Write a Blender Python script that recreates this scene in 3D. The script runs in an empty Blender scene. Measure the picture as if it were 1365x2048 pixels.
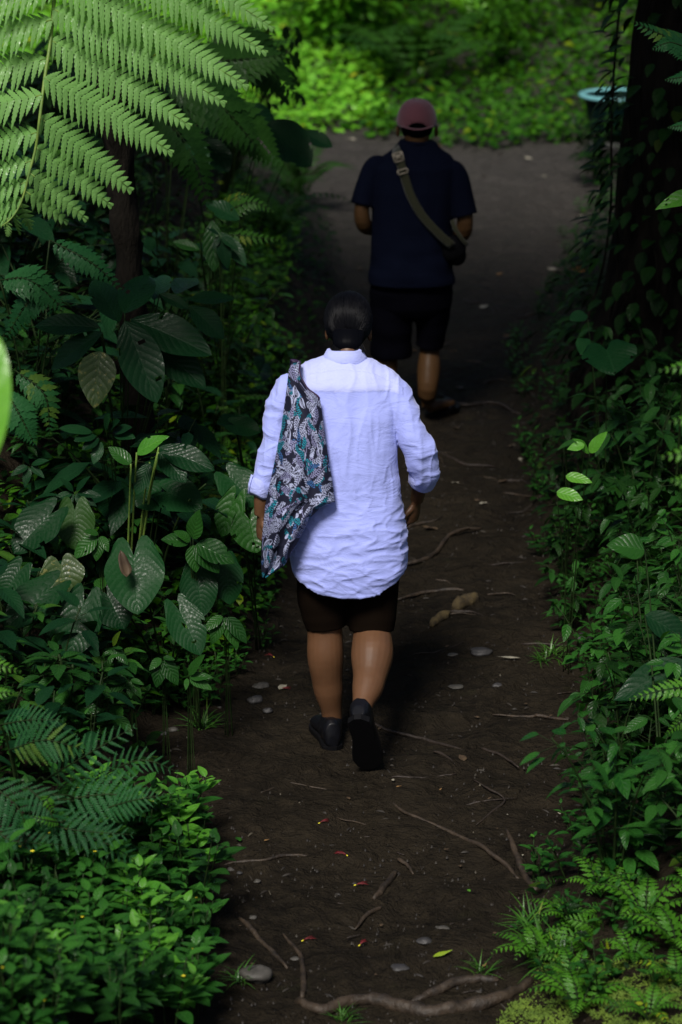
import bpy, bmesh, math, random
import numpy as np
from mathutils import Vector, Matrix, noise

sc = bpy.context.scene
COL = sc.collection
R = math.radians
rng = random.Random(7)

# ------------------------------------------------------------------ camera, light, exposure
HC = 3.5
PITCH = R(18.1)
FPX = 85 / 36 * 2048
cam_d = bpy.data.cameras.new('camera')
cam = bpy.data.objects.new('camera', cam_d)
COL.objects.link(cam)
cam.location = (0, 0, HC)
cam.rotation_euler = (R(90) - PITCH, 0, 0)
cam_d.sensor_fit = 'VERTICAL'
cam_d.sensor_height = 36
cam_d.sensor_width = 24
cam_d.lens = 85
cam_d.clip_start = 0.1
cam_d.clip_end = 2000
cam_d.dof.use_dof = True
cam_d.dof.focus_distance = 8.35
cam_d.dof.aperture_fstop = 2.9
sc.camera = cam

SUN_EL, SUN_AZ = R(52), R(198)      # azimuth of the sun seen from the scene, clockwise from +Y
w = bpy.data.worlds.new('World')
sc.world = w
w.use_nodes = True
nt = w.node_tree
bg = nt.nodes['Background']
sky = nt.nodes.new('ShaderNodeTexSky')
sky.sky_type = 'NISHITA'
sky.sun_disc = False
sky.sun_elevation = SUN_EL
sky.sun_rotation = SUN_AZ
sky.air_density = 1.0
sky.dust_density = 2.5
nt.links.new(sky.outputs[0], bg.inputs[0])
bg.inputs[1].default_value = 0.05
sun_d = bpy.data.lights.new('sun', 'SUN')
sun_d.energy = 3.3
sun_d.angle = R(16)
sun_d.color = (1.0, 0.95, 0.88)
sun = bpy.data.objects.new('sun', sun_d)
COL.objects.link(sun)
sdir = Vector((math.sin(SUN_AZ) * math.cos(SUN_EL), math.cos(SUN_AZ) * math.cos(SUN_EL), math.sin(SUN_EL)))
sun.rotation_euler = sdir.to_track_quat('Z', 'Y').to_euler()
sun.location = sdir * 30
sc.view_settings.view_transform = 'Standard'
sc.view_settings.look = 'None'
sc.view_settings.exposure = 0.5
sc.view_settings.gamma = 1
sc.cycles.max_bounces = 6
sc.cycles.diffuse_bounces = 3
sc.cycles.glossy_bounces = 2
sc.cycles.transmission_bounces = 4
sc.cycles.use_denoising = True

# ------------------------------------------------------------------ pixels of the photograph -> points
FWD = np.array([0, math.cos(PITCH), -math.sin(PITCH)])
UP = np.array([0, math.sin(PITCH), math.cos(PITCH)])
RT = np.array([1.0, 0, 0])

def ray(px, py):
    return FWD + RT * ((px - 682.5) / FPX) - UP * ((py - 1024) / FPX)

def P(px, py, Y):
    d = ray(px, py)
    t = Y / d[1]
    return Vector((d[0] * t, Y, HC + d[2] * t))

def G0(px, py, z=0.0):
    d = ray(px, py)
    t = (z - HC) / d[2]
    return Vector((d[0] * t, d[1] * t, z))

def mpp(Y, z=0.5):          # metres per photo pixel at depth Y
    return (Y * math.cos(PITCH) + (HC - z) * math.sin(PITCH)) / FPX

# ------------------------------------------------------------------ terrain
def _hash(ix, iy, s):
    n = (ix.astype(np.int64) * 374761393 + iy.astype(np.int64) * 668265263 + s * 974634777) & 0x7fffffff
    n = ((n ^ (n >> 13)) * 1274126177) & 0x7fffffff
    return ((n ^ (n >> 16)) & 0xffff) / 65535.0

def vnoise(x, y, s=0):
    x = np.asarray(x, float); y = np.asarray(y, float)
    ix = np.floor(x); iy = np.floor(y)
    fx = x - ix; fy = y - iy
    fx = fx * fx * (3 - 2 * fx); fy = fy * fy * (3 - 2 * fy)
    a = _hash(ix, iy, s); b = _hash(ix + 1, iy, s); c = _hash(ix, iy + 1, s); d = _hash(ix + 1, iy + 1, s)
    return (a * (1 - fx) + b * fx) * (1 - fy) + (c * (1 - fx) + d * fx) * fy

def fbm(x, y, s=0, o=4):
    r = 0; a = 0.5
    for k in range(o):
        r = r + a * (vnoise(x, y, s + k) - 0.5)
        x = x * 2.03; y = y * 2.03; a *= 0.5
    return r

LE = [(430, 2047), (432, 1950), (430, 1850), (445, 1780), (410, 1650), (340, 1560), (265, 1480), (330, 1420), (430, 1350),
      (500, 1280), (555, 1180), (590, 1050), (620, 900), (650, 750), (690, 620), (690, 500), (635, 400), (560, 330), (400, 300), (200, 285)]
RE = [(1110, 2047), (1050, 1960), (1015, 1890), (1060, 1780), (1110, 1700), (1170, 1600), (1215, 1500), (1200, 1380), (1160, 1250),
      (1090, 1120), (1040, 1000), (1030, 880), (1030, 760), (1045, 660), (1090, 560), (1160, 440), (1190, 330), (1210, 290)]
def edge(lst):
    pts = sorted([(G0(a, b).y, G0(a, b).x) for a, b in lst])
    return np.array([p[0] for p in pts]), np.array([p[1] for p in pts])
LY, LX = edge(LE)
RY, RX = edge(RE)

def hgt(x, y):
    x = np.asarray(x, float); y = np.asarray(y, float)
    l = np.interp(y, LY, LX); r = np.interp(y, RY, RX)
    wob = 0.12 * fbm(x * 2.2, y * 2.2, 5)
    dl = np.maximum(l - x + wob, 0); dr = np.maximum(x - r + wob, 0)
    hl = 1.9 * (1 - np.exp(-dl * 0.62)) * np.minimum(1, dl / 0.12 * 0.5 + 0.5)
    hr = 1.5 * (1 - np.exp(-dr * 0.55)) * np.minimum(1, dr / 0.12 * 0.5 + 0.5)
    lowl = 1 - 0.6 * np.exp(-((y - 6.4) / 1.0) ** 2)      # the near left corner is a low shelf of herbs
    far = np.clip((y - 15) / 6, 0, 1)
    h = hl * lowl * (1 - 0.75 * far) + hr * (1 - 0.3 * np.exp(-((y - 6.2) / 0.8) ** 2)) * (1 - 0.6 * far)
    d = np.maximum(y - 22.0 - 0.25 * np.sin(x * 1.3), 0)
    h = h + 0.16 * d + 0.30 * np.maximum(d - 4, 0) - 0.2 * np.maximum(d - 30, 0)
    h = h + 0.10 * fbm(x * 0.9, y * 0.9, 1) + 0.035 * fbm(x * 6, y * 6, 9)
    return h

def hz(x, y):
    return float(hgt(x, y))

_h0 = hz
def GT(px, py):                # first meeting of a pixel's ray with the terrain
    d = ray(px, py)
    t = np.linspace(4.5, 60, 1600)
    z = HC + d[2] * t
    h = hgt(d[0] * t, d[1] * t)
    k = int(np.argmax(z < h))
    if not (z < h).any(): k = 1599
    if k > 0:
        g0, g1 = z[k - 1] - h[k - 1], z[k] - h[k]
        tt = t[k - 1] + (t[k] - t[k - 1]) * g0 / max(1e-9, g0 - g1)
    else: tt = t[k]
    return Vector((d[0] * tt, d[1] * tt, hz(d[0] * tt, d[1] * tt)))

# ------------------------------------------------------------------ materials
def mat(name):
    m = bpy.data.materials.new(name)
    m.use_nodes = True
    n = m.node_tree.nodes
    return m, m.node_tree, n['Principled BSDF'], n['Material Output']

def N(nt, t, **kw):
    n = nt.nodes.new(t)
    for k, v in kw.items():
        if k.startswith('i_'):
            n.inputs[k[2:].replace('_', ' ')].default_value = v
        elif k[0] == 'I' and k[1:].isdigit():
            n.inputs[int(k[1:])].default_value = v
        else:
            setattr(n, k, v)
    return n

def M(nt, op, a, b=None, c=None, clamp=False):
    n = nt.nodes.new('ShaderNodeMath'); n.operation = op; n.use_clamp = clamp
    for i, v in enumerate((a, b, c)):
        if v is None: continue
        if isinstance(v, (int, float)): n.inputs[i].default_value = v
        else: nt.links.new(v, n.inputs[i])
    return n.outputs[0]

def mixc(nt, f, a, b, mode='MIX'):
    n = nt.nodes.new('ShaderNodeMix'); n.data_type = 'RGBA'; n.blend_type = mode
    for i, v in ((0, f), (6, a), (7, b)):
        if isinstance(v, (int, float)): n.inputs[i].default_value = v
        elif isinstance(v, tuple): n.inputs[i].default_value = (*v, 1)
        else: nt.links.new(v, n.inputs[i])
    return n.outputs[2]

def noisetex(nt, scale, detail=3, rough=0.5, coord=None, dist=0):
    n = N(nt, 'ShaderNodeTexNoise'); n.inputs['Scale'].default_value = scale
    n.inputs['Detail'].default_value = detail; n.inputs['Roughness'].default_value = rough
    n.inputs['Distortion'].default_value = dist
    if coord is not None: nt.links.new(coord, n.inputs['Vector'])
    return n

def ramp(nt, fac, stops):
    n = nt.nodes.new('ShaderNodeValToRGB')
    e = n.color_ramp.elements
    while len(e) < len(stops): e.new(0.5)
    for k, (p, c) in enumerate(stops):
        e[k].position = p
        e[k].color = (c, c, c, 1) if isinstance(c, (int, float)) else (*c, 1)
    nt.links.new(fac, n.inputs[0])
    return n.outputs[0]

def bump(nt, h, strength, dist, prev=None):
    b = nt.nodes.new('ShaderNodeBump'); b.inputs['Strength'].default_value = strength; b.inputs['Distance'].default_value = dist
    nt.links.new(h, b.inputs['Height'])
    if prev is not None: nt.links.new(prev, b.inputs['Normal'])
    return b.outputs[0]

def leaf_mat(name, c1, c2, rough=0.42, veins=7, vein_amt=0.35, trans=0.3, pucker=0.5, spots=0.0, spec=0.5):
    m, t, bs, out = mat(name)
    L = t.links
    uv = N(t, 'ShaderNodeUVMap'); sep = N(t, 'ShaderNodeSeparateXYZ'); L.new(uv.outputs[0], sep.inputs[0])
    u, v = sep.outputs[0], sep.outputs[1]
    a = M(t, 'MULTIPLY', M(t, 'ABSOLUTE', M(t, 'SUBTRACT', u, 0.5)), 2)
    mid = M(t, 'SUBTRACT', 1, M(t, 'DIVIDE', a, 0.07), clamp=True)
    ph = M(t, 'MULTIPLY', M(t, 'SUBTRACT', v, M(t, 'MULTIPLY', a, 0.28)), veins * 2 * math.pi)
    s = M(t, 'SINE', ph)
    line = M(t, 'MULTIPLY', M(t, 'SUBTRACT', s, 0.86, clamp=True), 6, clamp=True)
    vein = M(t, 'MAXIMUM', mid, M(t, 'MULTIPLY', line, 0.6))
    at = N(t, 'ShaderNodeAttribute', attribute_name='rnd')
    oi = N(t, 'ShaderNodeObjectInfo')
    tc = N(t, 'ShaderNodeTexCoord')
    nz = noisetex(t, 9, 3, 0.6, tc.outputs['Object'])
    f = M(t, 'ADD', M(t, 'MULTIPLY', at.outputs['Fac'], 0.75), M(t, 'MULTIPLY', M(t, 'SUBTRACT', nz.outputs[0], 0.5), 0.6))
    f = M(t, 'ADD', f, M(t, 'MULTIPLY', oi.outputs['Random'], 0.3), clamp=True)
    col = mixc(t, f, c1, c2)
    old = M(t, 'MULTIPLY', M(t, 'SUBTRACT', at.outputs['Fac'], 0.955, clamp=True), 20, clamp=True)
    col = mixc(t, old, col, tuple(c * k for c, k in zip(c2, (3.2, 1.35, 0.7))))
    vc = tuple(min(1, x * 1.9 + 0.012) for x in c2)
    col = mixc(t, M(t, 'MULTIPLY', vein, vein_amt), col, vc)
    if spots > 0:
        n2 = noisetex(t, 60, 2, 0.6, tc.outputs['Object'])
        sp = ramp(t, n2.outputs[0], [(0.60, 0.0), (0.68, spots)])
        col = mixc(t, sp, col, (0.16, 0.15, 0.04))
    L.new(col, bs.inputs['Base Color'])
    n3 = noisetex(t, 140, 2, 0.5, tc.outputs['Object'])
    L.new(ramp(t, n3.outputs[0], [(0.35, rough * 0.5), (0.6, rough * 1.25)]), bs.inputs['Roughness'])
    bs.inputs['Specular IOR Level'].default_value = spec
    hh = M(t, 'SUBTRACT', M(t, 'MULTIPLY', M(t, 'ABSOLUTE', M(t, 'SINE', M(t, 'MULTIPLY', ph, 0.5))), 1.0), M(t, 'MULTIPLY', mid, 1.0))
    hh = M(t, 'ADD', hh, M(t, 'MULTIPLY', noisetex(t, 70, 2, 0.5, tc.outputs['Object']).outputs[0], 0.8))
    nb = bump(t, hh, pucker, 0.004)
    L.new(nb, bs.inputs['Normal'])
    tr = N(t, 'ShaderNodeBsdfTranslucent')
    L.new(mixc(t, 0.5, col, tuple(min(1, x * y) for x, y in zip(c2, (1.6, 1.5, 0.6)))), tr.inputs[0])
    mx = N(t, 'ShaderNodeMixShader'); mx.inputs[0].default_value = trans
    L.new(bs.outputs[0], mx.inputs[1]); L.new(tr.outputs[0], mx.inputs[2]); L.new(mx.outputs[0], out.inputs[0])
    return m

def simple_mat(name, c1, c2, scale=20, rough=0.7, bstr=0.4, bdist=0.004, detail=4, spec=0.4, stretch=None):
    m, t, bs, out = mat(name)
    tc = N(t, 'ShaderNodeTexCoord'); co = tc.outputs['Object']
    if stretch:
        mp = N(t, 'ShaderNodeMapping'); mp.inputs['Scale'].default_value = stretch
        t.links.new(co, mp.inputs[0]); co = mp.outputs[0]
    nz = noisetex(t, scale, detail, 0.6, co)
    t.links.new(mixc(t, ramp(t, nz.outputs[0], [(0.3, 0.0), (0.7, 1.0)]), c1, c2), bs.inputs['Base Color'])
    bs.inputs['Roughness'].default_value = rough
    bs.inputs['Specular IOR Level'].default_value = spec
    n2 = noisetex(t, scale * 3, detail, 0.6, co)
    t.links.new(bump(t, n2.outputs[0], bstr, bdist), bs.inputs['Normal'])
    return m

MAT = {}
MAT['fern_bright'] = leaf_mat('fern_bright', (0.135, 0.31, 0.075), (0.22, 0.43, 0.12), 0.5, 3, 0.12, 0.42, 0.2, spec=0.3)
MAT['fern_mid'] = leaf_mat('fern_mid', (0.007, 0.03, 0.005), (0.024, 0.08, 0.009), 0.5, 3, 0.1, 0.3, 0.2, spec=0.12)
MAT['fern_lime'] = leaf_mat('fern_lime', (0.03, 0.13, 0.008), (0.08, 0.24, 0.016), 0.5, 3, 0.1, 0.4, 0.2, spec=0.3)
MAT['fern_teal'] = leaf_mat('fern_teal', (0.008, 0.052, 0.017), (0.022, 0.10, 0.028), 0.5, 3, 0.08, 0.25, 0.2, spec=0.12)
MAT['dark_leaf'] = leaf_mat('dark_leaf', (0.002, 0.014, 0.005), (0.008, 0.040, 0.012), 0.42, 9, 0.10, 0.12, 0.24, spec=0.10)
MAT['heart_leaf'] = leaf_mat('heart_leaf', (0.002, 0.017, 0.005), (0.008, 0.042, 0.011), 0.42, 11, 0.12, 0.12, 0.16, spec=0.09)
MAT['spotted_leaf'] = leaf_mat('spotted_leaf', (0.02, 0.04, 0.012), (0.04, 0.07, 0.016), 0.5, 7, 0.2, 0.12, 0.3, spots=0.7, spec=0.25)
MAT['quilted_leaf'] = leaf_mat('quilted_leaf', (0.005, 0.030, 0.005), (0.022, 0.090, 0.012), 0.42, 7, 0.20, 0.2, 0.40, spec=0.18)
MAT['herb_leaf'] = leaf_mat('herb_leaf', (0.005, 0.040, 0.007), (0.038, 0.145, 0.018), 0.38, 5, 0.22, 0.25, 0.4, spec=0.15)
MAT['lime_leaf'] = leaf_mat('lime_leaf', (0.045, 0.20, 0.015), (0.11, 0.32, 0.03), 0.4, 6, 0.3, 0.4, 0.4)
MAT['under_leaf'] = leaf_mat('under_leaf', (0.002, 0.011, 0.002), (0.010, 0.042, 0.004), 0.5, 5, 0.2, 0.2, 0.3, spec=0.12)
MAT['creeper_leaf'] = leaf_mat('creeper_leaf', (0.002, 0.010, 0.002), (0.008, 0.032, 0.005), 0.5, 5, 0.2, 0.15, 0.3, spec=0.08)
MAT['sunlit_tint_leaf'] = leaf_mat('sunlit_tint_leaf', (0.075, 0.30, 0.012), (0.21, 0.52, 0.035), 0.45, 4, 0.15, 0.4, 0.3, spec=0.6)  # the clearing's sunlight put into a brighter, yellower leaf colour
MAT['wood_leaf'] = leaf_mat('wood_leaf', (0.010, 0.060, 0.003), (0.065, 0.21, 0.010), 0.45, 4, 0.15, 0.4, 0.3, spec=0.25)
MAT['stem'] = simple_mat('stem', (0.006, 0.015, 0.004), (0.018, 0.036, 0.008), 30, 0.6, spec=0.15)
MAT['lime_stem'] = simple_mat('lime_stem', (0.08, 0.16, 0.03), (0.16, 0.24, 0.04), 30, 0.5)
MAT['bark'] = simple_mat('bark', (0.003, 0.0025, 0.002), (0.011, 0.009, 0.007), 14, 0.9, 0.9, 0.02, spec=0.08, stretch=(1, 1, 0.25))
MAT['root'] = simple_mat('root', (0.008, 0.0055, 0.0035), (0.046, 0.031, 0.019), 22, 0.6, 0.9, 0.006)
MAT['dark_root'] = simple_mat('dark_root', (0.010, 0.007, 0.005), (0.028, 0.019, 0.014), 30, 0.6, 0.8, 0.005)
MAT['mossy_log'] = simple_mat('mossy_log', (0.018, 0.012, 0.007), (0.085, 0.06, 0.020), 26, 0.85, 0.9, 0.008)
MAT['stone'] = simple_mat('stone', (0.028, 0.026, 0.022), (0.07, 0.065, 0.057), 25, 0.6, 0.5, 0.004)
MAT['dark_stone'] = simple_mat('dark_stone', (0.018, 0.017, 0.018), (0.04, 0.038, 0.038), 25, 0.55, 0.5, 0.004)
MAT['dead_leaf'] = simple_mat('dead_leaf', (0.10, 0.055, 0.02), (0.20, 0.11, 0.035), 30, 0.7)
MAT['brown_leaf'] = simple_mat('brown_leaf', (0.03, 0.018, 0.01), (0.07, 0.045, 0.022), 30, 0.65)
MAT['pale_leaf'] = simple_mat('pale_leaf', (0.16, 0.15, 0.11), (0.26, 0.24, 0.19), 30, 0.7)
MAT['orange_leaf'] = simple_mat('orange_leaf', (0.16, 0.06, 0.015), (0.26, 0.11, 0.02), 30, 0.7)
MAT['yellow'] = simple_mat('yellow_petal', (0.55, 0.48, 0.02), (0.7, 0.62, 0.04), 30, 0.6)
MAT['red'] = simple_mat('red_stamen', (0.08, 0.005, 0.008), (0.15, 0.010, 0.014), 30, 0.6)
MAT['moss'] = simple_mat('moss', (0.035, 0.075, 0.008), (0.11, 0.17, 0.015), 12, 0.9)
MAT['grass'] = leaf_mat('grass', (0.02, 0.09, 0.01), (0.06, 0.17, 0.015), 0.5, 1, 0.1, 0.3, 0.1)

def ground_mat():
    m, t, bs, out = mat('dirt_ground')
    tc = N(t, 'ShaderNodeTexCoord'); co = tc.outputs['Object']
    n1 = noisetex(t, 1.3, 5, 0.6, co); n2 = noisetex(t, 14, 6, 0.7, co, 0.4); n3 = noisetex(t, 90, 4, 0.7, co)
    c = mixc(t, ramp(t, n1.outputs[0], [(0.35, 0.0), (0.65, 1.0)]), (0.0080, 0.0060, 0.0036), (0.0190, 0.0145, 0.0088))
    c = mixc(t, ramp(t, n2.outputs[0], [(0.45, 0.0), (0.75, 1.0)]), c, (0.023, 0.0175, 0.0105))
    c = mixc(t, ramp(t, n3.outputs[0], [(0.60, 0.0), (0.75, 0.45)]), c, (0.005, 0.004, 0.0035))
    n5 = noisetex(t, 5, 4, 0.6, co)
    c = mixc(t, ramp(t, n5.outputs[0], [(0.62, 0.0), (0.78, 0.5)]), c, (0.019, 0.021, 0.007))
    vo = N(t, 'ShaderNodeTexVoronoi'); vo.inputs['Scale'].default_value = 55; t.links.new(co, vo.inputs['Vector'])
    peb = ramp(t, vo.outputs['Distance'], [(0.05, 1.0), (0.22, 0.0)])
    c = mixc(t, M(t, 'MULTIPLY', peb, M(t, 'GREATER_THAN', n2.outputs[0], 0.55)), c, (0.026, 0.022, 0.017))
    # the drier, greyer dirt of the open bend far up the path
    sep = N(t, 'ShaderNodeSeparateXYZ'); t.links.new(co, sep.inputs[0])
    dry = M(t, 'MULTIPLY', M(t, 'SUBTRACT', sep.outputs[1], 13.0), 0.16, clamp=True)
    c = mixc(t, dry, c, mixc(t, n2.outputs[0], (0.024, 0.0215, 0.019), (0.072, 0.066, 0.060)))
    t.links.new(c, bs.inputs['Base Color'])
    t.links.new(ramp(t, n2.outputs[0], [(0.3, 0.62), (0.7, 0.85)]), bs.inputs['Roughness'])
    bs.inputs['Specular IOR Level'].default_value = 0.10
    n6 = noisetex(t, 4.5, 5, 0.65, co, 0.8)
    b = bump(t, n6.outputs[0], 1.0, 0.10)
    b = bump(t, n2.outputs[0], 1.0, 0.04, b)
    b = bump(t, n3.outputs[0], 0.35, 0.005, b)
    b = bump(t, peb, 0.25, 0.006, b)
    t.links.new(b, bs.inputs['Normal'])
    return m
MAT['ground'] = ground_mat()

# ------------------------------------------------------------------ mesh helpers
def tag(o, label=None, cat=None, group=None, kind=None):
    if label: o['label'] = label
    if cat: o['category'] = cat
    if group: o['group'] = group
    if kind: o['kind'] = kind
    return o

def empty(name, loc=(0, 0, 0)):
    o = bpy.data.objects.new(name, None)
    o.empty_display_size = 0.05
    o.location = loc
    COL.objects.link(o)
    return o

class Acc:
    def __init__(s):
        s.V = []; s.F = []; s.UV = []; s.Rn = []; s.n = 0
    def add(s, V, F, UV=None, r=0.5):
        V = np.asarray(V, float)
        s.V.append(V)
        k = s.n
        s.F.extend([tuple(i + k for i in f) for f in F])
        s.UV.append(np.asarray(UV, float) if UV is not None else np.full((len(V), 2), 0.5))
        s.Rn.append(np.full(len(V), r))
        s.n += len(V)
    def build(s, name, m, parent=None, origin=None, smooth=True):
        V = np.concatenate(s.V) if s.V else np.zeros((0, 3))
        if origin is not None: V = V - np.array(origin)
        me = bpy.data.meshes.new(name)
        me.from_pydata(V.tolist(), [], s.F)
        uv = np.concatenate(s.UV)
        ul = me.uv_layers.new(name='UVMap')
        idx = np.empty(len(me.loops), np.int32); me.loops.foreach_get('vertex_index', idx)
        ul.data.foreach_set('uv', uv[idx].astype(np.float32).ravel())
        at = me.attributes.new('rnd', 'FLOAT', 'POINT')
        at.data.foreach_set('value', np.concatenate(s.Rn).astype(np.float32))
        if smooth: me.polygons.foreach_set('use_smooth', np.ones(len(me.polygons), bool))
        me.materials.append(MAT[m] if isinstance(m, str) else m)
        me.update()
        o = bpy.data.objects.new(name, me)
        COL.objects.link(o)
        if parent is not None: o.parent = parent
        if origin is not None and parent is None: o.location = origin
        return o

def prof(kind, v):
    if kind == 'ovate': return np.sin(np.pi * np.clip(v, 0, 1) ** 0.72) ** 0.85
    if kind == 'elliptic': return np.sin(np.pi * np.clip(v, 0, 1) ** 0.95) ** 0.75
    if kind == 'obovate': return np.sin(np.pi * np.clip(v, 0, 1) ** 1.25) ** 0.8
    if kind == 'lance': return np.sin(np.pi * np.clip(v, 0, 1) ** 0.7) ** 1.2
    if kind == 'heart':
        return np.where(v < 0.28, 0.80 + 0.2 * np.sin(np.pi / 2 * v / 0.28), np.cos(np.pi / 2 * np.clip((v - 0.28) / 0.72, 0, 1)) ** 0.72)
    return np.ones_like(v)

def leaf_geo(kind, L, W, droop=0.3, fold=0.25, nl=7, nw=4, wavy=0.0, rr=None, teeth=0.0):
    """a blade from the origin along +Y, face up +Z; returns verts, faces, uvs"""
    v = np.linspace(0, 1, nl + 1); u = np.linspace(-1, 1, nw + 1)
    uu, vv = np.meshgrid(u, v)
    hw = prof(kind, vv) * W / 2
    if teeth: hw = hw * (1 + teeth * np.where(np.arange(nl + 1) % 2 == 0, 1, -1)[:, None] * (np.abs(uu) > 0.9))
    x = uu * hw
    y = vv * L
    if kind == 'heart':
        y = y - L * 0.34 * (1 - vv) ** 2.2 * np.sin(np.pi * np.clip(np.abs(uu), 0, 1) ** 0.9) ** 0.8
        x = x * (1 - 0.35 * (1 - vv) ** 6 * 0)
    ang = droop * vv
    z = fold * np.abs(x) - L * droop * 0.5 * vv ** 2 * 1.0
    y = y * (1 - 0.12 * abs(droop) * vv)
    if wavy:
        ph = (rr or rng).random() * 6.3
        z = z + wavy * W * np.abs(uu) ** 1.5 * np.sin(vv * 9 + ph + np.sign(uu) * 1.3)
    V = np.stack([x, y, z], -1).reshape(-1, 3)
    F = []
    c = nw + 1
    for i in range(nl):
        for j in range(nw):
            F.append((i * c + j, i * c + j + 1, (i + 1) * c + j + 1, (i + 1) * c + j))
    UV = np.stack([(uu + 1) / 2, vv], -1).reshape(-1, 2)
    return V, F, UV

def frame(B, d, n):
    d = Vector(d).normalized(); n = Vector(n)
    x = d.cross(n)
    if x.length < 1e-4: x = d.cross(Vector((0.3, 0.2, 1)))
    x.normalize(); n = x.cross(d).normalized()
    m = np.array([[x.x, d.x, n.x], [x.y, d.y, n.y], [x.z, d.z, n.z]])
    return m, np.array(B)

def put(V, m, b):
    return V @ m.T + b

def add_leaf(acc, B, d, n, kind, L, W, r=None, **kw):
    V, F, UV = leaf_geo(kind, L, W, **kw)
    m, b = frame(B, d, n)
    acc.add(put(V, m, b), F, UV, rng.random() if r is None else r)

def tube(acc, pts, rad, ns=6, r=0.5, cap=True, squash=1.0, up=None, lump=0.0, seed=0):
    pts = [Vector(p) for p in pts]
    n = len(pts)
    if not hasattr(rad, '__len__'): rad = [rad] * n
    V = []; UV = []
    t0 = (pts[1] - pts[0]).normalized()
    ref = Vector(up) if up else (Vector((0, 0, 1)) if abs(t0.z) < 0.9 else Vector((1, 0, 0)))
    a = t0.cross(ref).normalized()
    for i in range(n):
        t = (pts[min(i + 1, n - 1)] - pts[max(i - 1, 0)]).normalized()
        a = (a - t * a.dot(t)).normalized()
        b = t.cross(a)
        for k in range(ns):
            an = 2 * math.pi * k / ns
            rr = rad[i]
            if lump: rr *= 1 + lump * noise.noise(pts[i] * 25 + Vector((math.cos(an), math.sin(an), seed)))*1.6
            V.append(pts[i] + a * math.cos(an) * rr + b * math.sin(an) * rr * squash)
            UV.append((k / ns, i / max(1, n - 1)))
    F = []
    for i in range(n - 1):
        for k in range(ns):
            k2 = (k + 1) % ns
            F.append((i * ns + k, i * ns + k2, (i + 1) * ns + k2, (i + 1) * ns + k))
    if cap:
        F.append(tuple(range(ns - 1, -1, -1))); F.append(tuple((n - 1) * ns + k for k in range(ns)))
    acc.add([tuple(v) for v in V], F, UV, r)

def bez(p0, p1, p2, n=8):
    p0, p1, p2 = Vector(p0), Vector(p1), Vector(p2)
    return [p0 * (1 - t) ** 2 + p1 * 2 * t * (1 - t) + p2 * t * t for t in [i / n for i in range(n + 1)]]

def smooth_path(pts, k=5):
    """Catmull-Rom through the points"""
    pts = [Vector(p) for p in pts]
    P_ = [pts[0] * 2 - pts[1]] + pts + [pts[-1] * 2 - pts[-2]]
    out = []
    for i in range(1, len(P_) - 2):
        a, b, c, d = P_[i - 1:i + 3]
        for s in range(k):
            t = s / k
            out.append(0.5 * ((2 * b) + (c - a) * t + (2 * a - 5 * b + 4 * c - d) * t * t + (3 * b - a - 3 * c + d) * t ** 3))
    out.append(pts[-1])
    return out

def copy_tree(o, parent=None):
    c = o.copy(); COL.objects.link(c)
    if parent is not None: c.parent = parent
    for ch in o.children: copy_tree(ch, c)
    return c

# ------------------------------------------------------------------ the ground
def steps(*segs):
    out = []
    for a, b, s in segs:
        n = max(1, int(round((b - a) / s)))
        out += [a + (b - a) * i / n for i in range(n)]
    out.append(segs[-1][1])
    return np.array(out)
gx = steps((-80, -10, 7), (-10, -3, 0.5), (-3, -1.6, 0.1), (-1.6, 1.8, 0.028), (1.8, 3.5, 0.1), (3.5, 10, 0.5), (10, 80, 7))
gy = steps((-30, 2, 4), (2, 5.6, 0.2), (5.6, 11, 0.028), (11, 16, 0.05), (16, 24, 0.08), (24, 40, 0.4), (40, 140, 5))
XX, YY = np.meshgrid(gx, gy)
ZZ = hgt(XX, YY)
micro = 0.034 * fbm(XX * 7, YY * 7, 21) + 0.015 * fbm(XX * 24, YY * 24, 31)
micro += -0.010 * np.clip(vnoise(XX * 5, YY * 5, 44) - 0.72, 0, 1) * 4
ZZ = ZZ + micro
nx = len(gx)
V = np.stack([XX, YY, ZZ], -1).reshape(-1, 3)
ii, jj = np.meshgrid(np.arange(len(gy) - 1), np.arange(nx - 1), indexing='ij')
q = np.stack([ii * nx + jj, ii * nx + jj + 1, (ii + 1) * nx + jj + 1, (ii + 1) * nx + jj], -1).reshape(-1, 4)
me = bpy.data.meshes.new('ground')
me.from_pydata(V.tolist(), [], q.tolist())
me.polygons.foreach_set('use_smooth', np.ones(len(me.polygons), bool))
me.materials.append(MAT['ground'])
gr = bpy.data.objects.new('ground', me); COL.objects.link(gr)
tag(gr, kind='structure', label='dark bare earth of the forest path and its banks')

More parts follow.
